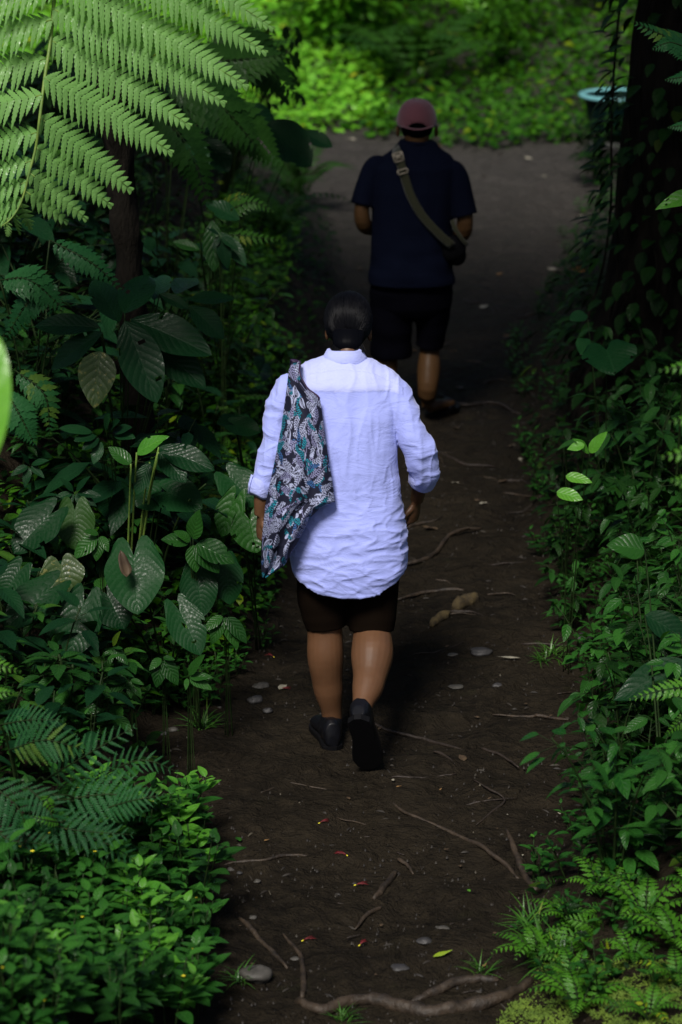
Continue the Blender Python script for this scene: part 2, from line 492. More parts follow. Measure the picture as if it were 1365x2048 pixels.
# ------------------------------------------------------------------ plant builders
def pinna(acc, B, T, nrm, hw, npin, detail=0, sag=0.04, fwdang=28, r=0.5, skip=0):
    B = np.array(B, float); T = np.array(T, float)
    ax = T - B; L = np.linalg.norm(ax); ax /= L
    nrm = np.array(nrm, float); side = np.cross(ax, nrm); side /= np.linalg.norm(side); nn = np.cross(side, ax)
    sp = L / npin
    ca, sa = math.cos(R(fwdang)), math.sin(R(fwdang))
    for i in range(npin):
        s = (i + 0.35) / npin
        p = B + ax * L * s + nn * (sag * L * (math.sin(math.pi * min(1, s * 0.9)) - s * s * 0.9))
        prf = min(1, 0.55 + s * 3) * (1 - s ** 2.1) ** 0.8 if s < 1 else 0
        ln = hw * (prf * 0.95 + 0.06)
        for sg in (-1, 1):
            d = side * sg * ca + ax * sa
            d = d + ax * rng.uniform(-.05, .05) + nn * (-0.10 + 0.16 * rng.uniform(-1, 1)); d /= np.linalg.norm(d)
            l2 = ln * rng.uniform(0.92, 1.05)
            wv = ax * (sp * 0.5 * (1.06 if detail else 0.93))
            if detail == 0:
                V = [p - wv, p + wv, p + d * l2 * 0.6 + wv * 0.8 + nn * 0.0, p + d * l2 + ax * sp * 0.15 - nn * l2 * 0.1, p + d * l2 * 0.6 - wv * 0.7]
                acc.add(V, [(0, 1, 2, 3, 4) if sg > 0 else (4, 3, 2, 1, 0)], [(0, 0), (1, 0), (1, .6), (.5, 1), (0, .6)], r)
            else:
                K = 14
                V = []; UV = []
                for k in range(K + 1):
                    t = k / K
                    w_ = (1 - t ** 2.4) * 1.0 * (1.0 if k % 2 == 0 else 0.74) + 0.02
                    c = p + d * l2 * t - nn * (l2 * 0.16 * t * t) + ax * sp * 0.25 * t * t
                    V += [c - wv * w_ - nn * 0.0012 - d * l2 * 0.02 * (k % 2), c + nn * 0.0006, c + wv * w_ - nn * 0.0012 - d * l2 * 0.02 * (k % 2)]
                    UV += [(0, t), (0.5, t), (1, t)]
                F = []
                for k in range(K):
                    a = k * 3
                    if sg > 0: F += [(a, a + 1, a + 4, a + 3), (a + 1, a + 2, a + 5, a + 4)]
                    else: F += [(a + 3, a + 4, a + 1, a), (a + 4, a + 5, a + 2, a + 1)]
                acc.add(V, F, UV, r + rng.uniform(-0.1, 0.1))

def frond(leaf, stem, path, nrm, plen, npairs, detail=0, npin=14, hwf=0.16, start=0.12, ang=62, srad=0.004, r=None, simple=False, droop=0.15):
    """bipinnate fern frond along a list of points"""
    path = [Vector(p) for p in path]
    n = len(path)
    seg = [0]
    for i in range(1, n): seg.append(seg[-1] + (path[i] - path[i - 1]).length)
    T = seg[-1]
    def at(s):
        s = max(0, min(T, s)); i = 1
        while i < n - 1 and seg[i] < s: i += 1
        f = (s - seg[i - 1]) / max(1e-6, seg[i] - seg[i - 1])
        return path[i - 1].lerp(path[i], f), (path[i] - path[i - 1]).normalized()
    tube(stem, path, [srad * (1 - 0.75 * i / (n - 1)) for i in range(n)], 5, 0.5)
    if r is None: r = rng.random()
    nrm = Vector(nrm).normalized()
    for i in range(npairs):
        t = start + (1 - start) * (i + 0.5) / npairs
        p, d = at(t * T)
        u = (t - start) / (1 - start)
        ln = plen * (min(1, 0.45 + u * 2.2) * (1 - u ** 1.7) ** 0.85 + 0.05)
        side = d.cross(nrm).normalized(); nn = side.cross(d)
        for sg in (-1, 1):
            a = R(ang - 18 * u)
            dd = (side * sg * math.sin(a) + d * math.cos(a) - nn * (droop * rng.uniform(0.5, 1.2))).normalized()
            rr = min(1, max(0, r + rng.uniform(-0.15, 0.15)))
            if simple:
                add_leaf(leaf, p, dd, nn, 'lance', ln, ln * hwf * 2, rr, nl=8, nw=2, droop=0.3, fold=0.1, teeth=0.25)
            else:
                m = max(4, int(npin * (0.4 + 0.6 * ln / plen)))
                pinna(leaf, p, p + dd * ln, nn, ln * hwf, m, detail, r=rr)

def make_fern(label, m, L=0.5, nf=7, plen=0.14, npairs=14, simple=True, tilt=55, group=None, name='fern', stemm='stem', spread=360, a0=0, cat='fern', npin=9, hwf=0.16):
    root = empty(name)
    tag(root, label, cat, group)
    for k in range(nf):
        lf, st = Acc(), Acc()
        az = R(a0 + spread * k / nf + rng.uniform(-15, 15))
        l = L * rng.uniform(0.75, 1.1)
        el = R(tilt + rng.uniform(-12, 12))
        dx, dy = math.cos(az), math.sin(az)
        p0 = Vector((0, 0, -0.02)); p1 = Vector((dx * l * math.cos(el) * 0.5, dy * l * math.cos(el) * 0.5, l * math.sin(el) * 0.95)); p2 = Vector((dx * l * 0.95, dy * l * 0.95, l * math.sin(el) * 0.55))
        pth = bez(p0, p1, p2, 10)
        frond(lf, st, pth, (dx * -0.3, dy * -0.3, 1), plen, npairs, 0, npin, hwf, 0.18, 68, 0.0028, simple=simple)
        f = lf.build('frond', m, root); s = st.build('frond_stalk', stemm, f)
    return root

def make_herb(label, m, H=0.18, tiers=4, LL=0.075, group=None, flower=False, kind='ovate', wr=0.5, lime=None, cat='herb', name='herb', branches=3, spread=0.07):
    root = empty(name); tag(root, label, cat, group)
    lf, st = Acc(), Acc(); top = Acc()
    fl = Acc()
    for b in range(branches):
        az = rng.uniform(0, 6.28); rr_ = spread * rng.uniform(0.2, 1)
        base = Vector((math.cos(az) * rr_ * 0.3, math.sin(az) * rr_ * 0.3, -0.03)); h = H * rng.uniform(0.7, 1.1)
        tip = Vector((math.cos(az) * rr_, math.sin(az) * rr_, h))
        pth = bez(base, (base + tip) / 2 + Vector((0, 0, 0.02)), tip, 5)
        tube(st, pth, 0.0022, 5)
        ph = rng.uniform(0, 3.14)
        for k in range(tiers):
            t = (k + 1) / tiers
            p = base.lerp(tip, 0.25 + 0.75 * t)
            for sg in (0, math.pi):
                a = ph + k * 1.57 + sg + rng.uniform(-0.25, 0.25)
                el = 0.25 + 0.35 * t + rng.uniform(-0.25, 0.2)
                l = LL * (1.0 if k < tiers - 1 else 0.6) * rng.uniform(0.75, 1.15)
                d = (math.cos(a) * math.cos(el), math.sin(a) * math.cos(el), math.sin(el))
                add_leaf(lf, p + Vector(d) * 0.006, d, (-d[0], -d[1], 1.5), kind, l, l * wr, min(1, 0.25 * rng.random() + 0.75 * t * rng.random()), nl=7, nw=4, droop=rng.uniform(0.25, 0.7), fold=0.25)
        if flower and b == 0:
            for q in range(5):
                a = q * 1.26
                add_leaf(fl, tip + Vector((0, 0, 0.006)), (math.cos(a), math.sin(a), 0.5), (0, 0, 1), 'elliptic', 0.007, 0.005, nl=3, nw=2)
    lf.build('foliage', m, root); st.build('stem', 'stem', root)
    if fl.n: fl.build('flower', 'yellow', root)
    return root

def make_whorl(label, m, n=6, LL=0.11, wr=0.45, H=0.22, group=None, kind='ovate', cat='plant', name='leafy_plant', stems=2, teeth=0.04, droop=0.6, nlf=None):
    root = empty(name); tag(root, label, cat, group)
    st = Acc(); lf = Acc()
    for s in range(stems):
        az = rng.uniform(0, 6.28); rr_ = rng.uniform(0.02, 0.10) * (stems > 1)
        tip = Vector((math.cos(az) * rr_, math.sin(az) * rr_, H * rng.uniform(0.65, 1.1)))
        pth = bez((0, 0, -0.04), (tip.x * 0.3, tip.y * 0.3, tip.z * 0.6), tip, 5)
        tube(st, pth, 0.003, 5)
        ph = rng.uniform(0, 6)
        for k in range(n):
            a = ph + k * 2.4
            el = 0.55 - 0.75 * (1 - k / n) + rng.uniform(-0.2, 0.2)
            l = LL * rng.uniform(0.7, 1.15) * (1 - 0.25 * k / n)
            d = Vector((math.cos(a) * math.cos(el), math.sin(a) * math.cos(el), math.sin(el)))
            p = tip - Vector((0, 0, 0.5 * H * (1 - k / n) * 0.5))
            q = p + d * 0.02; tube(st, [p, q], 0.0015, 4)
            add_leaf(lf, q, d, (-d.x, -d.y, 1.6), kind, l, l * wr, nl=12, nw=6, droop=droop * rng.uniform(0.6, 1.3), fold=0.22, teeth=teeth)
    lf.build('foliage', m, root); st.build('stem', 'stem', root)
    return root

def make_shrub(label, m, H=0.7, rad=0.35, nleaf=160, LL=0.085, wr=0.45, kind='ovate', group=None, cat='shrub', name='shrub', nb=9, nl=4, nw=2, lean=(0, 0), droop=0.5):
    root = empty(name); tag(root, label, cat, group)
    st, lf = Acc(), Acc()
    tips = []
    for b in range(nb):
        az = b * 2.4 + rng.uniform(-.4, .4); rr_ = rad * rng.uniform(0.3, 1.0)
        tip = Vector((math.cos(az) * rr_ + lean[0], math.sin(az) * rr_ + lean[1], H * rng.uniform(0.45, 1.05)))
        pth = bez((math.cos(az) * 0.02, math.sin(az) * 0.02, -0.05), (tip.x * 0.35, tip.y * 0.35, tip.z * 0.7), tip, 7)
        tube(st, pth, [0.005 - 0.003 * i / 7 for i in range(8)], 5)
        tips.append(pth)
    for k in range(nleaf):
        pth = tips[k % nb]
        t = 1 - 0.8 * rng.random() ** 1.3
        i = min(6, int(t * 7)); p = pth[i].lerp(pth[i + 1], t * 7 - i)
        az = rng.uniform(0, 6.28); el = rng.uniform(-0.4, 0.7)
        d = Vector((math.cos(az) * math.cos(el), math.sin(az) * math.cos(el), math.sin(el)))
        out = rng.random() ** 1.5 * rad * 0.35
        q = p + d * out
        if out > 0.03: tube(st, [p, q], 0.0012, 3, cap=False)
        l = LL * rng.uniform(0.55, 1.2)
        d2 = Vector((d.x, d.y, rng.uniform(-0.6, 0.25)))
        add_leaf(lf, q, d2, (rng.uniform(-.4, .4), rng.uniform(-.6, .2), 1.3), kind, l, l * wr, min(1, rng.random() * 0.6 + 0.4 * t * rng.random()), nl=nl, nw=nw, droop=droop * rng.uniform(0.3, 1.3), fold=0.2)
    lf.build('foliage', m, root); st.build('stem', 'stem', root)
    return root

def make_grass(label, n=40, L=0.14, group=None):
    a = Acc()
    for k in range(n):
        az = rng.uniform(0, 6.28); l = L * rng.uniform(0.5, 1.1); el = rng.uniform(0.4, 1.3)
        d = (math.cos(az) * math.cos(el), math.sin(az) * math.cos(el), math.sin(el))
        add_leaf(a, (rng.uniform(-.03, .03), rng.uniform(-.03, .03), -0.005), d, (-d[0], -d[1], 1), 'lance', l, 0.006, nl=5, nw=1, droop=rng.uniform(0.4, 1.2), fold=0)
    o = a.build('grass_tuft', 'grass'); tag(o, label, 'grass tuft', group)
    return o

def place(o, x, y, rz=None, s=1.0, z=None, sink=0.0, tilt=0):
    o.location = (x, y, (hz(x, y) if z is None else z) - sink)
    o.rotation_euler = (tilt, 0, rng.uniform(0, 6.28) if rz is None else rz)
    o.scale = (s, s, s)

def spread_copies(protos, spots, labelf=None, smin=0.8, smax=1.2):
    """protos are placed at the first spots, copies at the others"""
    out = []
    for i, s in enumerate(spots):
        o = protos[i] if i < len(protos) else copy_tree(protos[rng.randrange(len(protos))])
        place(o, s[0], s[1], None, rng.uniform(smin, smax) * (s[2] if len(s) > 2 else 1))
        if labelf: o['label'] = labelf(s)
        out.append(o)
    return out

def near_path(x, y):
    return x - np.interp(y, LY, LX), np.interp(y, RY, RX) - x      # > 0 on the path side

def vis_spots(n, box, mind, accept=None, poly=None):
    """terrain points met by pixels of a box, at least mind apart"""
    out = []; tries = 0
    while len(out) < n and tries < n * 60:
        tries += 1
        px = rng.uniform(box[0], box[2]); py = rng.uniform(box[1], box[3])
        if accept and not accept(px, py): continue
        g = GT(px, py)
        if all((g.x - o[0]) ** 2 + (g.y - o[1]) ** 2 > mind * mind for o in out): out.append((g.x, g.y))
    return out

def world_spots(n, xr, yr, mind, accept):
    out = []; tries = 0
    while len(out) < n and tries < n * 80:
        tries += 1
        x = rng.uniform(*xr); y = rng.uniform(*yr)
        if not accept(x, y): continue
        if all((x - o[0]) ** 2 + (y - o[1]) ** 2 > mind * mind for o in out): out.append((x, y))
    return out
def dl_(x, y): return float(np.interp(y, LY, LX)) - x      # distance beyond the left edge
def dr_(x, y): return x - float(np.interp(y, RY, RX))

# ================================================================== hero plants
def big_leaf_plant(name, label, cat, base, leaves, m, kind, group=None, stalk='stem', srad=0.004):
    """leaves: (px,py of blade base), (px,py of tip), depth of base, depth of tip, width px, material or None"""
    bx, by = base
    bz = hz(bx, by)
    root = empty(name, (bx, by, bz)); tag(root, label, cat, group)
    org = Vector((bx, by, bz))
    for lf in leaves:
        (ax, ay), (tx, ty), Y0, Y1, wp = lf[:5]
        mm = lf[5] if len(lf) > 5 and lf[5] else m
        kd = lf[6] if len(lf) > 6 else kind
        B = P(ax, ay, Y0); T = P(tx, ty, Y1)
        L = (T - B).length; Wd = wp * mpp(Y0, 1.0)
        acc = Acc()
        nrm = Vector((0.0 + 0.25 * ((ax - tx) / 200), -0.75, 0.95))
        V, F, UV = leaf_geo(kd, L, Wd, nl=22, nw=10, droop=0.22, fold=0.18, wavy=0.03)
        if rng.random() < 0.55 and wp > 34:       # nibbled rims and small holes
            drop = set()
            for q_ in range(rng.randint(1, 3)):
                i_ = rng.randint(5, 20); j_ = rng.choice([0, 0, 9, 9, rng.randint(1, 8)])
                drop |= {i_ * 10 + j_, (i_ * 10 + j_ + rng.choice([1, 10, -10])) % 220}
            F = [f for k_, f in enumerate(F) if k_ not in drop]
        mt, b = frame(B - org, T - B, nrm)
        acc.add(put(V, mt, b), F, UV, rng.random())
        lo = acc.build('leaf', mm, root)
        st = Acc()
        mid = (B - org) * 0.5 + Vector((0, 0.05, 0.12))
        tube(st, bez((rng.uniform(-.02, .02), rng.uniform(-.02, .02), -0.03), mid, B - org, 8), [srad * (1 - 0.045 * i) for i in range(9)], 6)
        st.build('leaf_stalk', stalk, root)
    return root

# --- the dark shrub with a fan of long elliptic leaves in the middle of the left bank
big_leaf_plant('broad_leaved_shrub', 'dark shrub with a fan of long veined leaves and one spotted leaf, left bank', 'shrub', (-0.86, 9.05), [
    ((250, 642), (317, 805), 8.55, 8.40, 86), ((262, 638), (428, 702), 8.62, 8.52, 84), ((250, 628), (300, 536), 8.66, 8.9, 70),
    ((238, 645), (184, 543), 8.7, 8.95, 60), ((300, 683), (415, 772), 8.66, 8.55, 72), ((200, 702), (187, 818), 8.6, 8.5, 76, 'spotted_leaf', 'ovate'),
    ((352, 588), (390, 541), 8.85, 9.1, 50), ((376, 600), (474, 590), 8.85, 8.9, 34), ((380, 612), (452, 676), 8.85, 8.8, 50),
    ((320, 588), (380, 614), 8.85, 8.8, 26), ((200, 655), (62, 642), 8.75, 8.8, 56), ((310, 600), (330, 535), 8.9, 9.15, 48), ((205, 665), (90, 735), 8.72, 8.75, 56)],
    'dark_leaf', 'elliptic')

# --- heart-leaved plants
big_leaf_plant('heart_leaf_plant', 'glossy heart leaf plant with a brown dead leaf lying on its largest leaf', 'plant', (-0.66, 8.42), [
    ((268, 1112), (275, 1227), 7.95, 7.80, 122, None, 'heart'), ((215, 1190), (250, 1258), 8.0, 7.92, 92, None, 'heart'),
    ((395, 1150), (405, 1236), 8.1, 8.02, 78, None, 'heart'), ((452, 1130), (462, 1212), 8.15, 8.1, 66, None, 'heart')], 'heart_leaf', 'heart')
big_leaf_plant('heart_leaf_plant', 'pair of broad ribbed heart leaves pointing down at the left edge above the small herbs', 'plant', (-0.98, 8.2), [
    ((168, 1208), (136, 1322), 7.72, 7.60, 96, None, 'heart'), ((100, 1178), (4, 1256), 7.72, 7.6, 88, None, 'heart'),
    ((122, 1130), (133, 1192), 7.85, 7.8, 92, 'spotted_leaf', 'heart'), ((40, 1140), (0, 1202), 7.8, 7.75, 70, None, 'heart')], 'heart_leaf', 'heart')
big_leaf_plant('heart_leaf_plant', 'single ribbed heart leaf hanging low at the foot of the left bank', 'plant', (-0.52, 8.12), [
    ((360, 1222), (402, 1310), 7.8, 7.7, 78, None, 'heart')], 'heart_leaf', 'heart')
big_leaf_plant('heart_leaf_plant', 'dark heart leaves spread flat under the tall pale cane', 'plant', (-0.76, 8.75), [
    ((335, 985), (405, 1012), 8.4, 8.32, 84, None, 'heart'), ((320, 985), (272, 1012), 8.42, 8.36, 76, None, 'heart'), ((100, 1030), (24, 1104), 8.2, 8.1, 90, None, 'heart'), ((150, 1020), (150, 1100), 8.3, 8.22, 84, None, 'heart')],
    'heart_leaf', 'heart')
big_leaf_plant('heart_leaf_plant', 'heart leaves half hidden behind the white left sleeve', 'plant', (-0.32, 9.0), [
    ((460, 955), (512, 1012), 8.65, 8.58, 84, None, 'heart'), ((500, 1040), (515, 1105), 8.5, 8.42, 90, 'quilted_leaf', 'heart'), ((470, 1000), (440, 1075), 8.55, 8.5, 60, 'quilted_leaf', 'heart')],
    'heart_leaf', 'heart')
big_leaf_plant('heart_leaf_plant', 'grey green wet heart leaf lying level beside the white upper sleeve', 'plant', (-0.37, 9.7), [
    ((470, 850), (522, 862), 9.2, 9.15, 50, None, 'heart'), ((470, 842), (435, 846), 9.25, 9.2, 40, None, 'heart')], 'heart_leaf', 'heart')
big_leaf_plant('heart_leaf_plant', 'tall heart leaf on a long stalk in front of the right hand tree trunk', 'plant', (1.13, 9.75), [
    ((1214, 700), (1231, 745), 9.5, 9.38, 112, None, 'heart'), ((1180, 690), (1160, 706), 9.6, 9.55, 50, None, 'heart'), ((1175, 630), (1140, 636), 9.9, 9.85, 30, 'dark_leaf', 'elliptic')],
    'heart_leaf', 'heart', srad=0.003)
# --- cane seedling
big_leaf_plant('cane_seedling', 'pale green upright cane with a bright lime leaf at its tip, left bank', 'seedling', (-0.80, 8.5), [
    ((274, 906), (334, 868), 8.2, 8.15, 38, 'lime_leaf', 'ovate'), ((262, 928), (216, 890), 8.2, 8.22, 32, 'quilted_leaf', 'ovate'),
    ((318, 895), (432, 936), 8.3, 8.22, 56), ((318, 905), (374, 962), 8.28, 8.2, 48), ((300, 925), (270, 990), 8.3, 8.25, 34)],
    'dark_leaf', 'elliptic', stalk='lime_stem', srad=0.0055)
# --- pinnate shrub (compound leaf) above the cane
lv = []
for (tx, ty) in [(120, 852), (148, 878), (165, 898), (186, 928), (236, 838), (262, 852), (270, 872), (215, 828)]:
    fx = 232 - (925 - ty) * 0.12; 
    lv.append(((205 + (tx - 190) * 0.28, 872 + (ty - 880) * 0.25), (tx, ty), 8.5, 8.45, 24))
big_leaf_plant('compound_leaf_sapling', 'dark sapling with a comb of narrow leaflets below the spotted leaf', 'sapling', (-0.86, 8.8), lv, 'dark_leaf', 'elliptic', srad=0.002)

# --- quilted seedlings whose leaves can be told one by one
def quilted(label, c, tips, Y, wr=0.5, m='quilted_leaf', base=None, kind='ovate', group='quilted seedlings on the left bank'):
    B = P(c[0], c[1], Y)
    bx, by = base or (B.x, B.y + 0.08)
    lvs = []
    for (tx, ty) in tips:
        d = math.hypot(tx - c[0], ty - c[1])
        lvs.append(((c[0] + (tx - c[0]) * 0.1, c[1] + (ty - c[1]) * 0.1), (tx, ty), Y, Y - 0.03, d * wr * 1.0))
    return big_leaf_plant('quilted_seedling', label, 'seedling', (bx, by), lvs, m, kind, group, srad=0.002)
quilted('seedling with five wet toothed leaves in a star beside the printed bag', (385, 1084), [(397, 1020), (322, 1076), (474, 1124), (393, 1147), (442, 1146), (350, 1060)], 8.05, 0.55)
quilted('seedling with three short quilted leaves above the big heart leaf', (200, 1069), [(143, 1117), (192, 1124), (168, 1060), (218, 1104)], 7.95)
quilted('seedling with three drooping quilted leaves nearest the woman at the foot of the left bank', (450, 1229), [(420, 1292), (461, 1283), (497, 1287), (405, 1262), (478, 1300)], 8.0, 0.42)
quilted('seedling with two bright hanging quilted leaves over bare soil', (325, 1314), [(312, 1378), (358, 1372), (298, 1340), (350, 1318)], 7.65, 0.5)
quilted('tall quilted seedling with a long hanging leaf beside the low heart leaf', (225, 1294), [(204, 1348), (246, 1296), (238, 1262), (258, 1330)], 7.6, 0.42)
quilted('seedling with pointed leaves that stands closest to the path stones', (375, 1354), [(406, 1308), (426, 1352), (426, 1378), (368, 1330), (372, 1380)], 7.6, 0.42)
quilted('seedling with small rounded leaves under the wider heart leaf', (100, 1292), [(87, 1345), (128, 1262), (60, 1288), (115, 1320)], 7.5, 0.5)
quilted('seedling with four grey green leaves low on the left bank', (260, 1358), [(262, 1398), (284, 1396), (288, 1368), (228, 1385), (192, 1388), (206, 1362)], 7.5, 0.42)
quilted('seedling with wide wet leaves just above the feathery fronds', (140, 1412), [(128, 1382), (206, 1420), (180, 1392), (120, 1455), (150, 1450), (98, 1430), (166, 1388)], 7.3, 0.45)
quilted('seedling with curled leaves at the left edge above the feathery fronds', (45, 1405), [(50, 1450), (10, 1430), (0, 1400), (70, 1430), (85, 1392)], 7.35, 0.45)
quilted('seedling of narrow leaves against the dark hollow at far left', (150, 985), [(100, 1000), (122, 955), (178, 950), (205, 990), (170, 1020), (196, 1012), (130, 1018)], 8.4, 0.36, 'dark_leaf')
quilted('seedling with grey dark leaves at the left edge below the narrow leaved one', (60, 930), [(20, 950), (45, 905), (98, 918), (90, 955), (48, 975)], 8.45, 0.4, 'dark_leaf')
quilted('seedling with hanging pointed leaves under the dead fern of the left bank', (440, 470), [(425, 500), (458, 540), (415, 455), (480, 500)], 10.2, 0.4, 'dark_leaf')

# --- the tree fern at top left, with the one large frond that hangs across the corner
fern_x, fern_y = -0.84, 9.3
fz = hz(fern_x, fern_y)
tf = empty('tree_fern', (fern_x, fern_y, fz))
tag(tf, 'tree fern whose large bright lacy frond hangs across the top left corner', 'tree fern')
o3 = Vector((fern_x, fern_y, fz))
tr = Acc()
tp = [Vector((0.0, 0, -0.2)), Vector((0.03, 0.02, 0.5)), Vector((0.0, 0.0, 1.1)), Vector((-0.04, -0.05, 1.7)), Vector((-0.02, -0.1, 2.5))]
tube(tr, smooth_path(tp, 8), 0.055, 14, lump=0.5)
tr.build('trunk', 'bark', tf)
top = o3 + tp[-1]
YF = 7.85
rach = [top, Vector((top.x + 0.15, top.y - 0.5, top.z + 0.42)), P(122, -190, YF + 0.35), P(113, -60, YF + 0.2), P(102, 75, YF + 0.1), P(90, 155, YF + 0.05), P(80, 235, YF), P(72, 295, YF), P(59, 345, YF - 0.02), P(50, 382, YF - 0.03), P(38, 415, YF - 0.04), P(20, 440, YF - 0.05), P(4, 452, YF - 0.05)]
hf, hs = Acc(), Acc()
rp = smooth_path([p - o3 for p in rach], 5)
tube(hs, rp, [0.008 - 0.0058 * i / (len(rp) - 1) for i in range(len(rp))], 7)
nrm = Vector((-0.15, -0.80, 0.62))
RP = [((128, -250), (560, -20), 62), ((125, -200), (552, 55), 62), ((118, -118), (538, 103), 62), ((112, -40), (500, 172), 62), ((107, 18), (455, 205), 60), ((102, 80), (385, 252), 56), ((89, 156), (350, 306), 54), ((80, 235), (268, 383), 48),
      ((72, 294), (228, 414), 40), ((59, 345), (178, 441), 32), ((51, 382), (139, 447), 25), ((42, 408), (62, 462), 18), ((30, 428), (38, 470), 15), ((16, 444), (14, 474), 12)]
LP = [((128, -240), (-330, -150), 62), ((125, -170), (-350, -60), 62), ((118, -100), (-340, 20), 62), ((112, -30), (-330, 98), 60), ((104, 40), (-300, 160), 58), ((92, 118), (-260, 215), 54), ((84, 190), (-210, 270), 50), ((75, 265), (-150, 330), 44),
      ((64, 322), (-90, 372), 36), ((54, 364), (-50, 405), 30), ((44, 398), (-20, 425), 23), ((32, 418), (-18, 442), 17), ((18, 436), (-16, 455), 12)]
for (b, t, hw) in RP + LP:
    Lpx = math.hypot(t[0] - b[0], t[1] - b[1])
    right = t[0] > b[0]
    B = P(b[0], b[1], YF + (0.02 if b[1] > 150 else 0.1)); T = P(t[0], t[1], YF + (0.10 if right else 0.04))
    n_ = max(6, int(Lpx / 13.5))
    pinna(hf, B - o3, T - o3, nrm, hw * mpp(YF, 2.0) * 1.13, n_, 1, sag=0.05, fwdang=26, r=rng.uniform(0.25, 0.8))
    nb_ = [(B - o3).lerp(T - o3, k / 6) + Vector((0, -0.02, 0.03)) * (0.35 * (T - B).length * (math.sin(math.pi * min(1, k / 6 * 0.9)) - (k / 6) ** 2 * 0.9)) for k in range(7)]
    tube(hs, nb_, [0.0026 - 0.0003 * k for k in range(7)], 5)
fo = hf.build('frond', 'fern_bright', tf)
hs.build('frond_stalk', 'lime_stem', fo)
for k, (az, ln) in enumerate([(150, 1.2), (205, 1.2)]):
    lf, st = Acc(), Acc()
    a = R(az); dx, dy = math.cos(a), math.sin(a)
    pth = bez(tp[-1], tp[-1] + Vector((dx * ln * 0.5, dy * ln * 0.5, 0.7)), tp[-1] + Vector((dx * ln, dy * ln, 0.1)), 12)
    frond(lf, st, pth, (0, 0, 1), 0.42, 18, 0, 16, 0.16, 0.15, 66, 0.007)
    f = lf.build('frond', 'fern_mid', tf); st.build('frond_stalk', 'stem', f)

# --- second, dark fern bush behind it
def fan_fern(name, label, cat, base, items, m, Yn=0.0, hwf=0.17, npairs=16, group=None, detail=0, nrm=(0, -0.7, 0.7), npin=12, simple=False, stalk='stem', plen=None):
    """items: list of (pixel path, depth, pinna length in px)"""
    bx, by = base; bz = hz(bx, by); org = Vector((bx, by, bz))
    root = empty(name, org); tag(root, label, cat, group)
    for (path, Y, pl) in items:
        pts = [P(a, b, Y + (0.0 if i else 0.05)) - org for i, (a, b) in enumerate(path)]
        lf, st = Acc(), Acc()
        foot = Vector((rng.uniform(-.03, .03), rng.uniform(-.03, .03), -0.02))
        tube(st, bez(foot, foot.lerp(pts[0], 0.5) + Vector((0, 0.05, 0.12)), pts[0], 7), 0.0035, 5)
        frond(lf, st, smooth_path(pts, 5), nrm, pl * mpp(Y, 1.0), npairs, detail, npin, hwf, 0.04, 64, 0.003, simple=simple)
        f = lf.build('frond', m, root); st.build('frond_stalk', stalk, f)
    return root
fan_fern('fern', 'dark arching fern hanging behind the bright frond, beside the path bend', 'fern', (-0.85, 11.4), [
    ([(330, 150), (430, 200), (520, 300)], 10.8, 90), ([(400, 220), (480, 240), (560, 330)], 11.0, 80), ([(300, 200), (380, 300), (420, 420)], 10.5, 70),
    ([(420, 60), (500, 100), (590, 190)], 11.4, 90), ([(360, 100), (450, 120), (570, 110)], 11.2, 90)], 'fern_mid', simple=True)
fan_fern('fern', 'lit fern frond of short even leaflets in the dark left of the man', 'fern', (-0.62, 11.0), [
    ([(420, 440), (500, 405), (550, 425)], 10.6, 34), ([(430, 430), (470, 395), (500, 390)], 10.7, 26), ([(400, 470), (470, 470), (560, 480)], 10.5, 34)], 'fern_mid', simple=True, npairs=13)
fan_fern('fern', 'dark fern with fine leaflets at the left edge under the spotted leaf', 'fern', (-1.2, 9.0), [
    ([(30, 740), (90, 790), (100, 870)], 8.6, 48), ([(10, 780), (40, 830), (70, 890)], 8.5, 52), ([(0, 560), (60, 560), (130, 620)], 8.9, 60), ([(100, 480), (190, 530), (250, 590)], 9.0, 44), ([(120, 560), (60, 600), (10, 680)], 8.9, 50)], 'fern_teal', simple=True, npairs=15)
# mimosa-like feathery bush, bottom left, nearer than the focus
fan_fern('feathery_bush', 'bush of blue green feathery fronds over the herbs at lower left', 'bush', (-0.98, 6.75), [
    ([(20, 1500), (90, 1480), (170, 1500)], 6.5, 70), ([(90, 1560), (190, 1500), (275, 1450)], 6.55, 62), ([(120, 1600), (240, 1590), (300, 1640)], 6.5, 78),
    ([(190, 1560), (280, 1520), (360, 1545)], 6.6, 46), ([(-30, 1560), (40, 1620), (60, 1710)], 6.4, 72), ([(60, 1640), (150, 1660), (270, 1670)], 6.4, 66),
    ([(-20, 1640), (20, 1680), (130, 1690)], 6.35, 52), ([(50, 1570), (100, 1620), (110, 1690)], 6.4, 50), ([(130, 1660), (220, 1690), (290, 1735)], 6.45, 50), ([(0, 1450), (60, 1440), (130, 1440)], 6.6, 50), ([(200, 1620), (270, 1600), (330, 1590)], 6.45, 50)],
    'fern_teal', simple=False, npairs=12, npin=13, hwf=0.14, nrm=(0, -0.75, 0.65))
fan_fern('fern', 'lime fern tips reaching in at the left edge above the feathery bush', 'fern', (-1.05, 6.5), [
    ([(-60, 1320), (0, 1330), (45, 1345)], 6.3, 28), ([(-50, 1390), (0, 1385), (30, 1385)], 6.2, 30)], 'fern_lime', simple=True, npairs=10)
fan_fern('fern', 'small lime frond poking through the feathery bush', 'fern', (-0.62, 6.8), [([(120, 1645), (90, 1640), (60, 1632)], 6.35, 18), ([(105, 1590), (95, 1600), (110, 1628)], 6.4, 22)], 'fern_lime', simple=True, npairs=9)
